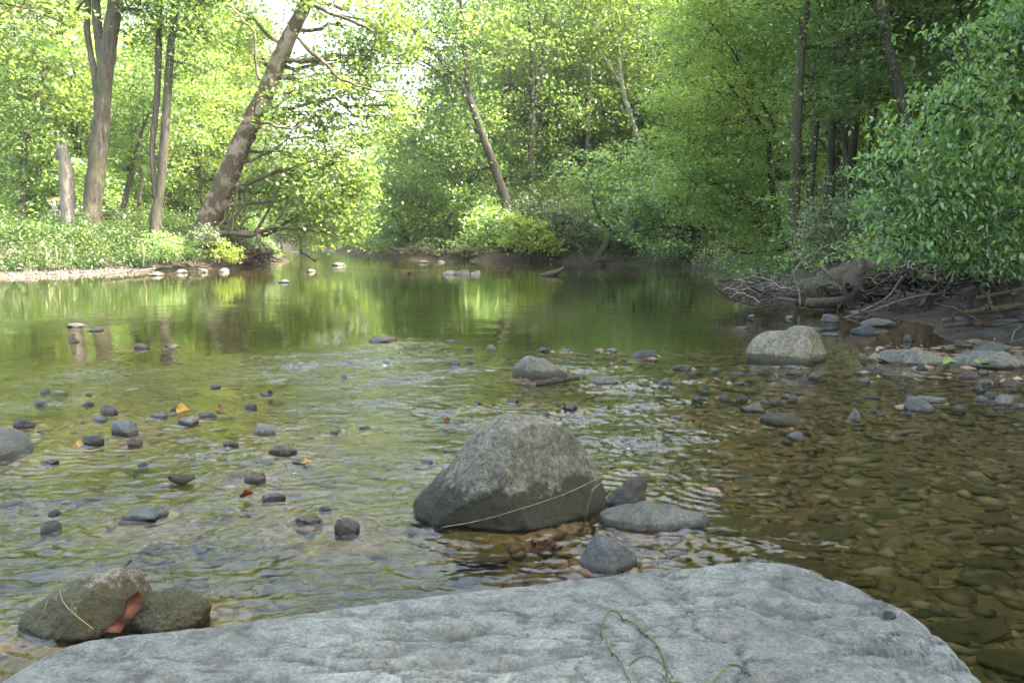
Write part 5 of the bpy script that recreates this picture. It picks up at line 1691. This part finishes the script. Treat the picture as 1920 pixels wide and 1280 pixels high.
herb_field('undergrowth', 'waist-high green weeds and brambles covering the left bank', 17000, (-31, -10), (24, 46), (0.8, 8), 0.85, 0.13, 401, M['leaf_herb'], 16)
herb_field('lawn_grass', 'short green grass of the lawn behind the left bank', 6000, (-40, -16), (30, 55), (6, 22), 0.16, 0.10, 402, M['leaf_wood'], 8)
herb_field('far_bank_grass', 'bright green grass on the low point of the far bank', 2500, (3, 11), (39, 48), (0.2, 2.5), 0.4, 0.12, 403, M['leaf_herb'], 12)
herb_field('slope_herbs', 'scattered green seedlings on the shaded right slope', 9000, (5, 24), (9, 34), (1.3, 12), 0.45, 0.09, 404, M['leaf_deep'], 12, cond=lambda a, b: (b > 12.5) | (a > 9))
herb_field('shore_weeds', 'green weeds lining the foot of the far and right banks', 13000, (-12, 12), (16, 60), (0.08, 2.4), 0.45, 0.12, 406, M['leaf_wood'], 12, cond=lambda a, b: (b > 19))
herb_field('distant_bank_plants', 'green plants fringing the banks of the distant reach', 14000, (-36, 2), (44, 105), (0.2, 3.5), 0.7, 0.25, 405, M['leaf_wood'], 14)

r = np.random.RandomState(408)
lx, ly = r.uniform(4.5, 16, 9000), r.uniform(5, 30, 9000)
lz, ls = terr(np.stack([lx, ly], -1))
ok = (ls > 0.3) & (ls < 6)
LP = np.stack([lx[ok], ly[ok], lz[ok] + 0.012], -1)
V, Fq, tt = leaf_arrays(LP, 0.07, r, r.rand(len(LP)), 1.6, 0.0, 0.6)
m, nt, out = newmat('dead_leaf_litter')
principled(nt, out, ramp(nt, attr(nt, 'tint'), [(0, (0.02, 0.014, 0.009)), (0.6, (0.07, 0.045, 0.025)), (1.0, (0.18, 0.13, 0.08))]), 0.7)
tag(link('leaf_litter', mesh_np('leaf_litter', V, Fq, False, {'tint': tt}), m), 'brown dead leaves littering the mud of the right bank', 'leaves', None, 'stuff')

# single bushy weeds that stand out on the left bank
for k, (px, py, rx, ry, mk, lb) in enumerate([
    (25, 470, 34, 26, 'leaf_wood', 'bright green bushy weed at the left edge above the gravel bar'),
    (92, 480, 36, 20, 'leaf_herb', 'grey-green flowering weed right of the bright one at the left edge'),
    (175, 478, 26, 20, 'leaf_lime', 'yellow-green weed in the middle of the left bank'),
    (235, 470, 30, 22, 'leaf_herb', 'pale leafy weed left of the upright dry stalk'),
    (300, 460, 36, 26, 'leaf_deep', 'dark green weed below the twin-trunk tree'),
    (350, 470, 32, 22, 'leaf_herb', 'soft grey-green weed left of the sycamore base'),
    (60, 432, 40, 16, 'leaf_herb', 'pale weed patch at the top of the bank far left'),
    (140, 445, 36, 16, 'leaf_wood', 'mid-green weed below the broken snag'),
    (425, 470, 26, 20, 'leaf_lime', 'yellow-green bush between the sycamore base and the root mass'),
    (385, 440, 24, 18, 'leaf_grey', 'grey leafy sprig against the sycamore base'),
]):
    Y = 29.5 + 0.004 * (500 - py) * 30 if py > 460 else 32
    c = at_y(px, py, Y)
    g = gz(c[0], Y)
    stem_px = [(px, py + ry + 6, 3), (px + 3, py, 2)]
    tree('bushy_weed', lb, Y, [stem_px], [(px, py, rx, ry, 1.2), (px + rx * 0.4, py + ry * 0.5, rx * 0.7, ry * 0.6, 1)], M[mk], M['bark_dark'], 0.09, 2.2, 500 + k, cat='weed', cl=0.16, per=16, limbs=False, root=False, up=0.4)

# ------------------------------------------------------------------ disc golf basket
Y = 42.0
b0 = at_y(104, 412, Y)
gb = gz(b0[0], Y)
e = bpy.data.objects.new('disc_golf_basket', None)
COL.objects.link(e)
e.location = (b0[0], Y, gb)
tag(e, 'disc golf basket with orange top band and hanging chains left of the snag', 'disc golf basket')
zt = at_y(104, 372, Y)[2] - gb
mb = MB()
mb.tube([(0, 0, 0), (0, 0, zt)], [0.03, 0.03], 8, sub=2)
mb.build('pole', M['steel'], e)
mb = MB()
a = np.linspace(0, 2 * math.pi, 33)
for zz_, rr_ in ((zt, 0.335), (zt - 0.11, 0.335)):
    mb.tube(np.stack([np.cos(a) * rr_, np.sin(a) * rr_, 0 * a + zz_], -1), np.full(33, 0.012), 6, cap=False)
ring = np.stack([np.cos(a) * 0.335, np.sin(a) * 0.335], -1)
V = np.concatenate([np.column_stack([ring, np.full(33, zt)]), np.column_stack([ring, np.full(33, zt - 0.11)]), np.column_stack([ring * 0.98, np.full(33, zt)]), np.column_stack([ring * 0.98, np.full(33, zt - 0.11)])])
i = np.arange(32)
mb.add(V, np.concatenate([np.stack([i, i + 1, i + 34, i + 33], -1), np.stack([i + 66, i + 67, i + 100, i + 99], -1)]))
mb.build('top_band', M['orange_band'], e)
mb = MB()
for k in range(14):
    an = k / 14 * 2 * math.pi
    t = np.linspace(0, 1, 8)
    rad_ = 0.29 * (1 - t) ** 1.5 + 0.05
    mb.tube(np.stack([np.cos(an) * rad_, np.sin(an) * rad_, zt - 0.08 - 0.62 * t], -1), np.full(8, 0.012), 5)
mb.build('chains', M['steel'], e)
mb = MB()
for zz_, rr_ in ((zt - 0.62, 0.33), (zt - 0.84, 0.31), (zt - 0.84, 0.16)):
    mb.tube(np.stack([np.cos(a) * rr_, np.sin(a) * rr_, 0 * a + zz_], -1), np.full(33, 0.014), 6, cap=False)
for k in range(20):
    an = k / 20 * 2 * math.pi
    d = np.array([math.cos(an), math.sin(an), 0])
    mb.tube([d * 0.33 + [0, 0, zt - 0.62], d * 0.31 + [0, 0, zt - 0.84], d * 0.02 + [0, 0, zt - 0.84]], [0.008] * 3, 5)
mb.build('basket_tray', M['steel'], e)

# ------------------------------------------------------------------ logs, roots, driftwood
def stick(name, label, cat, pts, mat, seed, group=None, amp=0.03, n=16, bump=0.12, sub_br=0, sides=10, knots=True):
    """pts: world (x,y,z,r)"""
    r = np.random.RandomState(seed)
    pts = np.array(pts, float)
    P, R = smooth_path(pts[:, :3], pts[:, 3], max(int(n / max(len(pts) - 1, 1)), 3))
    L_ = np.linalg.norm(P[-1] - P[0])
    P = P + np.cumsum(r.normal(size=P.shape), 0) * amp * L_ / len(P)
    org = P[0].copy()
    mb = MB()
    mb.tube(P - org, R, sides, bump, seed)
    for k in range(sub_br):
        i0 = r.randint(1, len(P) - 1)
        d = r.normal(size=3)
        d[2] = abs(d[2]) * 0.7
        d /= np.linalg.norm(d)
        l_ = L_ * r.uniform(0.12, 0.35)
        mb.tube(wob(P[i0], P[i0] + d * l_, 7, 0.15, r) - org, np.linspace(R[i0] * 0.5, 0.004, 7), 5)
    o = mb.build(name, mat, None)
    o.location = org
    return tag(o, label, cat, group)


def pw(px, py, Y, wpx):
    p_ = at_y(px, py, Y)
    return (p_[0], p_[1], p_[2], sz(wpx, Y) / 2)


stick('fallen_log', 'dark fallen log lying behind the forked grey tree', 'log', [pw(176, 402, 37, 14), pw(200, 404, 37, 16), pw(225, 407, 37.3, 14), pw(252, 410, 37.5, 10)], M['bark_dark'], 1)
for k, (pts, lb) in enumerate([
    ([(250, 507, 3), (300, 499, 4), (360, 497, 4), (395, 499, 3)], 'long bleached branch lying along the left shore'),
    ([(320, 490, 2), (345, 498, 3), (380, 503, 3)], 'short bleached branch above the pale shore stones'),
    ([(190, 512, 2), (240, 506, 3), (290, 505, 2)], 'thin grey branch at the end of the left gravel bar'),
]):
    W_ = []
    for a_, b_, w_ in pts:
        q_ = at_z(a_, b_ + 4, 0.12)
        W_.append((q_[0], q_[1], 0.13, sz(w_, q_[1]) / 2))
    stick('driftwood_branch', lb, 'branch', W_, M['twig'], 20 + k, sub_br=5, sides=6)


def root_mass(name, label, cat, c, r, n, rad, mat, seed, stump=None, group=None, curl=0.5, flatz=0.7, jit=0.5):
    rg = np.random.RandomState(seed)
    c = np.array(c, float)
    mb = MB()
    for k in range(n):
        u = rg.normal(size=3)
        u /= np.linalg.norm(u)
        u[2] = abs(u[2]) * 0.9 - 0.1
        s0 = c + u * np.array(r) * rg.uniform(0.0, 0.5)
        v = u * 0.7 + rg.normal(size=3) * jit
        v /= np.linalg.norm(v)
        s1 = c + v * np.array(r) * rg.uniform(0.7, 1.2) * np.array([1, 1, flatz])
        rr = rad * rg.uniform(0.3, 1.4)
        P = wob(s0, s1, 10, curl * 0.35, rg, rg.uniform(-.15, .25))
        P[:, 2] = np.maximum(P[:, 2], 0.0 + rr * 0.3)
        mb.tube(P - c, np.linspace(rr, rr * 0.25, 10), 6, 0.1, seed + k, a=rg.rand())
    if stump:
        for st in stump:
            mb.tube(np.array([s_[:3] for s_ in st]) - c, [s_[3] for s_ in st], 16, 0.22, seed, sub=8, a=0.5)
    o = mb.build(name, mat, None, attr='tone')
    o.location = c
    return tag(o, label, cat, group)


q_ = at_z(492, 503, 0.0)
root_mass('exposed_roots', 'reddish-brown tangle of exposed roots at the tip of the left bank', 'roots', (at_y(482, 480, 37.6)[0], 37.6, 0.4), (1.15, 0.8, 0.95), 90, 0.055, M['bark_red'], 61)
root_mass('washed_roots', 'smaller reddish root tangle between the yellow-green bush and the root mass', 'roots', (at_y(455, 490, 37)[0], 37.2, 0.22), (0.9, 0.5, 0.5), 36, 0.04, M['bark_red'], 62)
stick('drowned_branch', 'dark dead branch dipping into the river beyond the root mass', 'branch', [pw(560, 470, 36, 2), pw(580, 482, 36, 3), pw(592, 490, 36, 3)], M['bark_dark'], 63, sub_br=6, sides=6)
stick('floating_driftwood', 'dark driftwood log with a raised end, far midriver right of the pale stones', 'driftwood',
      [(*at_z(1012, 517, 0.0)[:2], 0.02, 0.05), (*at_z(1030, 517, 0.0)[:2], 0.06, 0.12), (*at_z(1045, 516, 0)[:2], 0.12, 0.10), (*at_z(1056, 515, 0)[:2], 0.28, 0.05)], M['wood_grey'], 64)
stick('sunken_plank', 'straight black stick lying in the water in front of the wedge-shaped boulder', 'stick',
      [(*at_z(1005, 722, 0.0)[:2], 0.005, 0.018), (*at_z(1050, 720, 0)[:2], 0.03, 0.02), (*at_z(1086, 717, 0)[:2], 0.045, 0.018)], M['wood_black'], 65, amp=0.005)
stick('bark_piece', 'piece of curled black bark caught in the left current', 'bark', [(*at_z(318, 905, 0)[:2], 0.03, 0.012), (*at_z(340, 907, 0)[:2], 0.02, 0.028), (*at_z(366, 905, 0)[:2], 0.035, 0.010)], M['wood_black'], 66, sub_br=2, amp=0.01)
stick('short_twig', 'short black twig poking from the current at lower left', 'twig', [(*at_z(228, 1064, 0)[:2], -0.01, 0.006), (*at_z(245, 1056, 0)[:2], 0.015, 0.006)], M['wood_black'], 67, amp=0.0)

# right bank: brush pile, big log, stump with roots, loose poles
bp = at_z(1430, 583, 0)
rg = np.random.RandomState(70)
mb = MB()
c = np.array([bp[0] + 0.15, bp[1] + 0.6, 0.35])
for k in range(330):
    a0 = rg.uniform(-0.4, 0.4)
    L_ = rg.uniform(0.25, 0.8)
    d = np.array([math.cos(a0) * rg.choice([-1, 1]), rg.normal() * 0.5, rg.normal() * 0.28])
    m_ = c + rg.normal(size=3) * np.array([0.26, 0.3, 0.13])
    P = wob(m_ - d * L_ / 2, m_ + d * L_ / 2, 8, 0.12, rg, rg.uniform(-0.2, 0.2))
    P[:, 2] = np.clip(P[:, 2], 0.0, 0.9)
    rr = rg.uniform(0.003, 0.010)
    mb.tube(P - c, np.linspace(rr, rr * 0.5, 8), 4, cap=False, a=rg.rand())
for k in range(26):
    m_ = c + rg.normal(size=3) * np.array([0.35, 0.3, 0.1])
    d = rg.normal(size=3) * np.array([0.5, 0.3, 0.2])
    P = wob(m_ - d * .5, m_ + d * .5, 8, 0.15, rg)
    P[:, 2] = np.clip(P[:, 2], 0.0, 0.9)
    mb.tube(P - c, np.linspace(0.022, 0.008, 8), 6, cap=False, a=rg.rand() * 0.5)
o = mb.build('brush_pile', M['mixed_twig'], attr='tone')
o.location = c
tag(o, 'dense pile of fine grey twigs washed up against the end of the big log', 'brush pile')

stick('big_log', 'thick weathered log sloping up from the brush pile into the bank', 'log',
      [pw(1492, 556, 15.8, 58), pw(1540, 545, 15.6, 62), pw(1590, 525, 15.6, 60), pw(1650, 505, 15.8, 50), pw(1720, 490, 16.5, 40)], M['wood_grey'], 71, bump=0.16, sides=24, n=40, amp=0.01)
stick('log_stub', 'rounded end of a smaller log pointing left out of the stump roots', 'log',
      [pw(1512, 566, 14.6, 18), pw(1530, 568, 14.6, 20), pw(1570, 566, 14.8, 20), pw(1600, 560, 15, 18)], M['wood_grey'], 72, bump=0.12, sides=14)
st = [[pw(1600, 575, 15, 44), pw(1598, 545, 15, 50), pw(1606, 515, 15.3, 34), pw(1615, 490, 15.5, 20)]]
root_mass('root_stump', 'flared grey stump with splayed roots beside the big log', 'stump', at_y(1600, 560, 15.0), (0.75, 0.5, 0.5), 46, 0.045, M['mixed_root'], 73, stump=st)
root_mass('root_tangle', 'dark tangle of roots and branches right of the flared stump', 'roots', (at_y(1735, 545, 14)[0], 14.2, 0.55), (1.1, 0.7, 0.65), 110, 0.035, M['mixed_root'], 74, jit=0.8)
root_mass('bank_roots', 'dark web of roots under the big-leaved bush at the right edge', 'roots', (at_y(1860, 520, 13)[0], 13.2, 0.75), (1.1, 0.7, 0.6), 90, 0.03, M['mixed_root'], 75, jit=0.8)
root_mass('small_root_web', 'small grey web of twigs on the low shore behind the brush pile', 'roots', (at_y(1400, 525, 21)[0] + .6, 21.0, 0.3), (0.9, 0.5, 0.35), 50, 0.02, M['mixed_twig'], 76, jit=0.8)
poles = [
    ([(1545, 605, 3), (1600, 590, 4), (1660, 560, 4), (1690, 520, 3)], 13.4, 'twig', 'long pale bent pole crossing the stump roots'),
    ([(1630, 585, 3), (1700, 560, 3), (1780, 548, 3), (1850, 556, 2)], 13.0, 'twig', 'thin pale branch arching over the root tangle'),
    ([(1500, 575, 4), (1497, 545, 4), (1488, 512, 3), (1515, 480, 3), (1560, 455, 2)], 14.8, 'twig', 'curved pale branch rising from the brush pile'),
    ([(1725, 575, 8), (1745, 545, 9), (1775, 528, 9), (1820, 515, 6)], 13.6, 'wood_grey', 'crooked brown limb in the middle of the root tangle'),
    ([(1810, 585, 10), (1860, 582, 13), (1920, 572, 13), (1980, 560, 12)], 12.2, 'bark_dark', 'mossy log lying at the right edge above the mud'),
    ([(1770, 612, 6), (1830, 608, 8), (1900, 612, 8), (1960, 616, 8)], 11.2, 'wood_grey', 'smooth brown pole lying on the mud at the right edge'),
    ([(1780, 490, 4), (1830, 500, 4), (1870, 515, 3), (1900, 530, 3)], 12.6, 'twig', 'pale branch hanging in front of the web of roots'),
    ([(1830, 560, 6), (1870, 550, 7), (1930, 540, 7)], 12.5, 'bark_dark', 'dark curved branch above the mossy log'),
    ([(1590, 560, 4), (1560, 520, 4), (1540, 500, 3)], 15.2, 'twig', 'short pale stick leaning on the big log'),
    ([(1420, 500, 5), (1422, 515, 6), (1428, 528, 5)], 19.5, 'bark_dark', 'short rusty stake on the low shore behind the brush pile'),
    ([(1550, 480, 3), (1620, 460, 3), (1700, 455, 2)], 13.5, 'twig', 'slender twig crossing in front of the pale shrub'),
]
for k, (pts, Y, mk, lb) in enumerate(poles):
    stick('fallen_branch', lb, 'branch', [pw(a_, b_, Y + 0.15 * j_, w_) for j_, (a_, b_, w_) in enumerate(pts)], M[mk], 80 + k, sub_br=4, sides=8, amp=0.03)
# loose sticks scattered on the right bank
rg = np.random.RandomState(95)
for k in range(60):
    x_, y_ = rg.uniform(5.6, 11), rg.uniform(9.5, 19)
    z_, s_ = terr(np.array([[x_, y_]]))
    if not (0.1 < s_[0] < 4):
        continue
    a_ = rg.uniform(0, 6.28)
    l_ = rg.uniform(0.4, 1.4)
    d = np.array([math.cos(a_), math.sin(a_), rg.uniform(-.1, .5)])
    p0 = np.array([x_, y_, z_[0] + 0.03])
    rr = rg.uniform(0.006, 0.02)
    stick('loose_stick', 'loose grey stick littering the right bank among the roots', 'stick', [(*p0, rr), (*(p0 + d * l_ / 2 + [0, 0, .06]), rr * 0.8), (*(p0 + d * l_), rr * 0.4)], M['twig' if k % 2 else 'wood_grey'], 600 + k,
          'loose sticks on the right bank', sub_br=2, sides=5, amp=0.08)
# driftwood heap at the far grassy point and cut-bank roots
root_mass('driftwood_heap', 'low heap of dark driftwood on the grassy point of the far bank', 'driftwood', (*at_z(1130, 497, 0)[:2], 0.15), (1.0, 0.5, 0.4), 40, 0.04, M['wood_grey'], 97)
for k, (px, lb) in enumerate([(770, 'pale roots hanging on the cut bank below the dark tree'), (870, 'tangled roots on the cut bank between two shrubs'), (960, 'fine roots below the lime-yellow bush'), (1030, 'roots and sticks below the grey-green shrub')]):
    q_ = at_z(px, 491, 0)
    root_mass('cutbank_roots', lb, 'roots', (q_[0], q_[1] + 0.8, 0.5), (1.6, 0.5, 0.75), 44, 0.03, M['wood_grey'], 110 + k)
# ------------------------------------------------------------------ leaves, grass and small finds
def blade_leaf(name, label, px, py, size, mat, seed, z=0.012, lobes=5, cat='leaf', rot=0.0, tilt=0.3, flatness=1.0):
    r = np.random.RandomState(seed)
    p0 = at_z(px, py, z)
    n = 40
    a_ = np.linspace(0, 2 * math.pi, n, endpoint=False)
    rad_ = 0.5 * size * (0.62 + 0.38 * np.abs(np.cos(a_ * lobes / 2)) ** 0.8) * (1 + 0.15 * r.normal(size=n) * 0.5)
    ring = []
    for t in (0.0, 0.35, 0.7, 1.0):
        ring.append(np.stack([np.cos(a_) * rad_ * t, np.sin(a_) * rad_ * t, 0.12 * size * np.sin(a_ * 2 + seed) * t * t + 0.10 * size * t * t], -1))
    V = np.concatenate(ring)
    V = np.concatenate([V, V - np.array([0, 0, 0.0012])])
    i_ = np.arange(3)[:, None] * n
    j_ = np.arange(n)[None]
    q_ = np.stack([i_ + j_, i_ + n + j_, i_ + n + (j_ + 1) % n, i_ + (j_ + 1) % n], -1).reshape(-1, 4)
    q_ = np.concatenate([q_, (q_ + 4 * n)[:, ::-1]])
    o = link(name, mesh_np(name, V, q_), mat, None, p0)
    o.rotation_euler = (tilt, r.uniform(-.3, .3), rot)
    return tag(o, label, cat)


for k, (px, py, s_, mk, z_, lb, tl) in enumerate([
    (342, 767, 0.10, 'yellow_leaf', 0.03, 'yellow-orange leaf caught on stones at the left', .5),
    (416, 764, 0.07, 'red_leaf', 0.02, 'small orange leaf right of the yellow-orange one', .5),
    (507, 736, 0.06, 'red_leaf', 0.04, 'red leaf stuck to a black stone upstream', 1.0),
    (462, 928, 0.07, 'red_leaf', 0.03, 'red and orange leaf in the riffle near the lower left', .8),
    (466, 920, 0.04, 'green_leaf', 0.04, 'small green leaf on top of the red one in the riffle', .8),
    (838, 787, 0.05, 'red_leaf', 0.02, 'rust-coloured leaf drifting in the open current', 1.0),
    (1058, 760, 0.055, 'red_leaf', 0.06, 'orange leaf on the black stone above the largest boulder', .9),
    (1047, 763, 0.03, 'yellow_leaf', 0.01, 'tiny yellow leaf touching the orange-leafed stone', .4),
    (1338, 711, 0.05, 'yellow_leaf', 0.03, 'small bright yellow leaf alone in the right of the stream', 1.1),
    (1018, 1022, 0.10, 'brown_leaf', -0.02, 'brown leaf sunk in front of the largest boulder', .1),
    (148, 832, 0.05, 'yellow_leaf', 0.02, 'yellow leaf on the left side of the jagged black stone', .8),
    (137, 632, 0.09, 'red_leaf', 0.10, 'orange leaf on the tan pointed stone far left', .8),
    (1622, 683, 0.10, 'green_leaf', 0.09, 'green leaf on the dark stone left of the long humped boulder', .6),
    (1652, 738, 0.05, 'red_leaf', 0.04, 'red tip of a leaf on the thin dark sliver', .8),
    (1780, 680, 0.16, 'green_leaf', 0.14, 'large green leaf lying between the two long grey boulders', .3),
    (1838, 681, 0.14, 'green_leaf', 0.20, 'green maple leaf on the long flat boulder at the right', .3),
    (1352, 908, 0.05, 'red_leaf', 0.025, 'dark red leaf on the black flake in the right shallows', .3),
    (768, 512, 0.12, 'red_leaf', 0.02, 'orange speck of a leaf floating far out on the river', .8),
    (862, 502, 0.14, 'yellow_leaf', 0.12, 'yellow leaf on the row of pale stones far midriver', .8),
    (575, 866, 0.06, 'yellow_leaf', 0.01, 'beige leaf against the pale flat stone left of centre', .2),
]):
    blade_leaf('fallen_leaf', lb, px, py, s_, M[mk], 700 + k, z_, 5 if k % 2 else 3, rot=k * 1.3, tilt=tl)

# red-brown plates of wet bark on the mossy boulder
def plate(name, label, pts3, mat, th=0.006):
    pts3 = np.array(pts3, float)
    c = pts3.mean(0)
    n_ = np.cross(pts3[1] - pts3[0], pts3[2] - pts3[0])
    n_ /= np.linalg.norm(n_)
    k = len(pts3)
    V = np.concatenate([pts3 + n_ * th / 2, pts3 - n_ * th / 2, [c + n_ * (th / 2 + 0.003)], [c - n_ * th / 2]]) - c
    i_ = np.arange(k)
    side_ = np.stack([i_, (i_ + 1) % k, (i_ + 1) % k + k, i_ + k], -1)
    top = np.stack([i_, (i_ + 1) % k, np.full(k, 2 * k)], -1)
    bot = np.stack([(i_ + 1) % k + k, i_ + k, np.full(k, 2 * k + 1)], -1)
    o = link(name, mesh_np(name, V, [side_, np.concatenate([top, bot])], False), mat, None, c)
    return tag(o, label, 'bark')


yb = at_z(240, 1180, 0)[1]
plate('bark_plate', 'red-brown plate of wet bark leaning on the right end of the mossy boulder',
      [at_y(232, 1158, yb - .02), at_y(236, 1125, yb), at_y(258, 1108, yb + .03), at_y(268, 1118, yb + .03), at_y(262, 1140, yb), at_y(244, 1160, yb - .03)], M['brown_leaf'])
plate('bark_chip', 'red-brown chip of bark at the waterline below the larger bark plate',
      [at_y(196, 1184, yb - .06), at_y(222, 1158, yb - .03), at_y(238, 1165, yb - .03), at_y(226, 1186, yb - .06)], M['brown_leaf'])

def grass(name, label, px_pts, zf, mat, r0=0.0035, seed=0, cat='grass blade'):
    P = []
    for a_, b_, dz in px_pts:
        q_ = at_z(a_, b_, zf)
        P.append([q_[0], q_[1], dz])
    P = np.array(P)
    P, R = smooth_path(P, np.full(len(P), r0), 10)
    P[:, 2] = [max(slab_z(p_[0], p_[1]) + r0 * 0.8, 0) + p_[2] for p_ in P]
    R = R * (0.45 + 0.55 * np.sin(np.linspace(0.3, math.pi - 0.15, len(R))))
    mb = MB()
    org = P[0].copy()
    mb.tube(P - org, R, 6)
    o = mb.build(name, mat)
    o.location = org
    return tag(o, label, cat)


grass('fallen_grass', 'long dark grass blade looping over the middle of the foreground slab', [(1130, 1200, 0), (1128, 1180, .004), (1145, 1155, .01), (1175, 1168, .008), (1215, 1195, .004), (1238, 1225, .004), (1250, 1262, .004), (1252, 1300, 0)], SZ, M['grass_blade'], .0028)
grass('fallen_grass', 'thin grass blade with a reddish tip left of the looping one', [(1137, 1200, 0), (1145, 1222, .006), (1165, 1250, .006), (1185, 1290, .002)], SZ, M['grass_blade'], .002)
grass('fallen_grass', 'green grass blade curving right at the bottom of the slab', [(1240, 1275, 0), (1290, 1290, .004), (1330, 1285, .006), (1365, 1258, .010), (1395, 1262, .006), (1408, 1272, .002)], SZ, M['grass_blade'], .0028)
grass('fallen_grass', 'faint curved grass blade between the looping and the right-hand blades', [(1180, 1245, 0), (1205, 1235, .004), (1230, 1240, .004), (1262, 1268, 0)], SZ, M['grass_blade'], .0016)
tag(link('pebble', mesh_np('pebble', rock_shape(31, 4, 2, 0.04)[0] * np.array([0.0155, 0.012, 0.011]), ico(4)[1]), M['rock_dark'], None, (at_z(1667, 1160, SZ)[0], at_z(1667, 1160, SZ)[1], slab_z(*at_z(1667, 1160, SZ)[:2]) + 0.007)),
    'single smooth dark pebble on the right side of the foreground slab', 'pebble')


def stalk(name, label, pts, Y, mat, r=0.003, cat='grass stalk'):
    P = np.array([at_y(a_, b_, Y + d_) for a_, b_, d_ in pts])
    P, R = smooth_path(P, np.full(len(P), r), 8)
    mb = MB()
    org = P[0].copy()
    mb.tube(P - org, R, 5)
    o = mb.build(name, mat)
    o.location = org
    return tag(o, label, cat)


yb = at_z(957, 960, 0)[1]
stalk('grass_stalk', 'long straw stalk lying slantwise across the foot of the largest boulder', [(828, 988, -.30), (900, 975, -.345), (980, 952, -.345), (1060, 925, -.33), (1128, 893, -.20)], yb, M['straw'], .0013)
stalk('grass_stalk', 'greenish stalk hanging down the right flank of the largest boulder', [(1128, 890, -.18), (1112, 915, -.25), (1104, 945, -.27), (1098, 970, -.28)], yb, M['grass_blade'], .002)
stalk('grass_stalk', 'second stalk hanging beside the greenish one on the largest boulder', [(1134, 900, -.1), (1122, 908, -.2), (1110, 920, -.26)], yb, M['straw'], .0013)
yb = at_z(160, 1168, 0)[1]
stalk('grass_stalk', 'pale stalk standing at the left end of the mossy boulder', [(62, 1178, -.12), (82, 1145, -.13), (90, 1120, -.12)], yb, M['straw'], .0012)
stalk('grass_stalk', 'pale curved stalk lying on the face of the mossy boulder', [(112, 1108, -.05), (120, 1130, -.13), (145, 1155, -.15), (175, 1178, -.16)], yb, M['straw'], .0011)
stalk('grass_stalk', 'thin dark stalk standing up behind the weed-covered rock', [(330, 1125, 0), (324, 1090, 0), (316, 1052, .01)], yb + .1, M['grass_blade'], .0016)
for k, (px, py, Y, lb) in enumerate([(268, 500, 30.5, 'upright dry stalk on the left bank below the twin trunks'), (105, 505, 29, 'dry pale stalk at the edge of the left gravel bar'), (86, 506, 29, 'shorter dry stalk beside the pale one on the left gravel bar')]):
    stalk('dry_stalk', lb, [(px, py, 0), (px + 2, py - 22, 0), (px - 1, py - 45, 0.1)], Y, M['straw'], .02)

# ------------------------------------------------------------------ the soft summer air
HAZE = True
if HAZE:
    import bmesh
    bm = bmesh.new()
    bmesh.ops.create_cube(bm, size=1.0)
    me = bpy.data.meshes.new('haze')
    bm.to_mesh(me)
    bm.free()
    m, nt, out = newmat('summer_haze')
    pv = nt.nodes.new('ShaderNodeVolumePrincipled')
    pv.inputs['Color'].default_value = (0.95, 0.97, 0.95, 1)
    pv.inputs['Density'].default_value = 0.00045
    pv.inputs['Anisotropy'].default_value = 0.3
    nt.links.new(pv.outputs[0], out.inputs['Volume'])
    o = link('haze', me, m, None, (0, 250, 60))
    o.scale = (1040, 1340, 150)
    tag(o, 'thin pale haze of a humid summer day', 'haze', None, 'stuff')
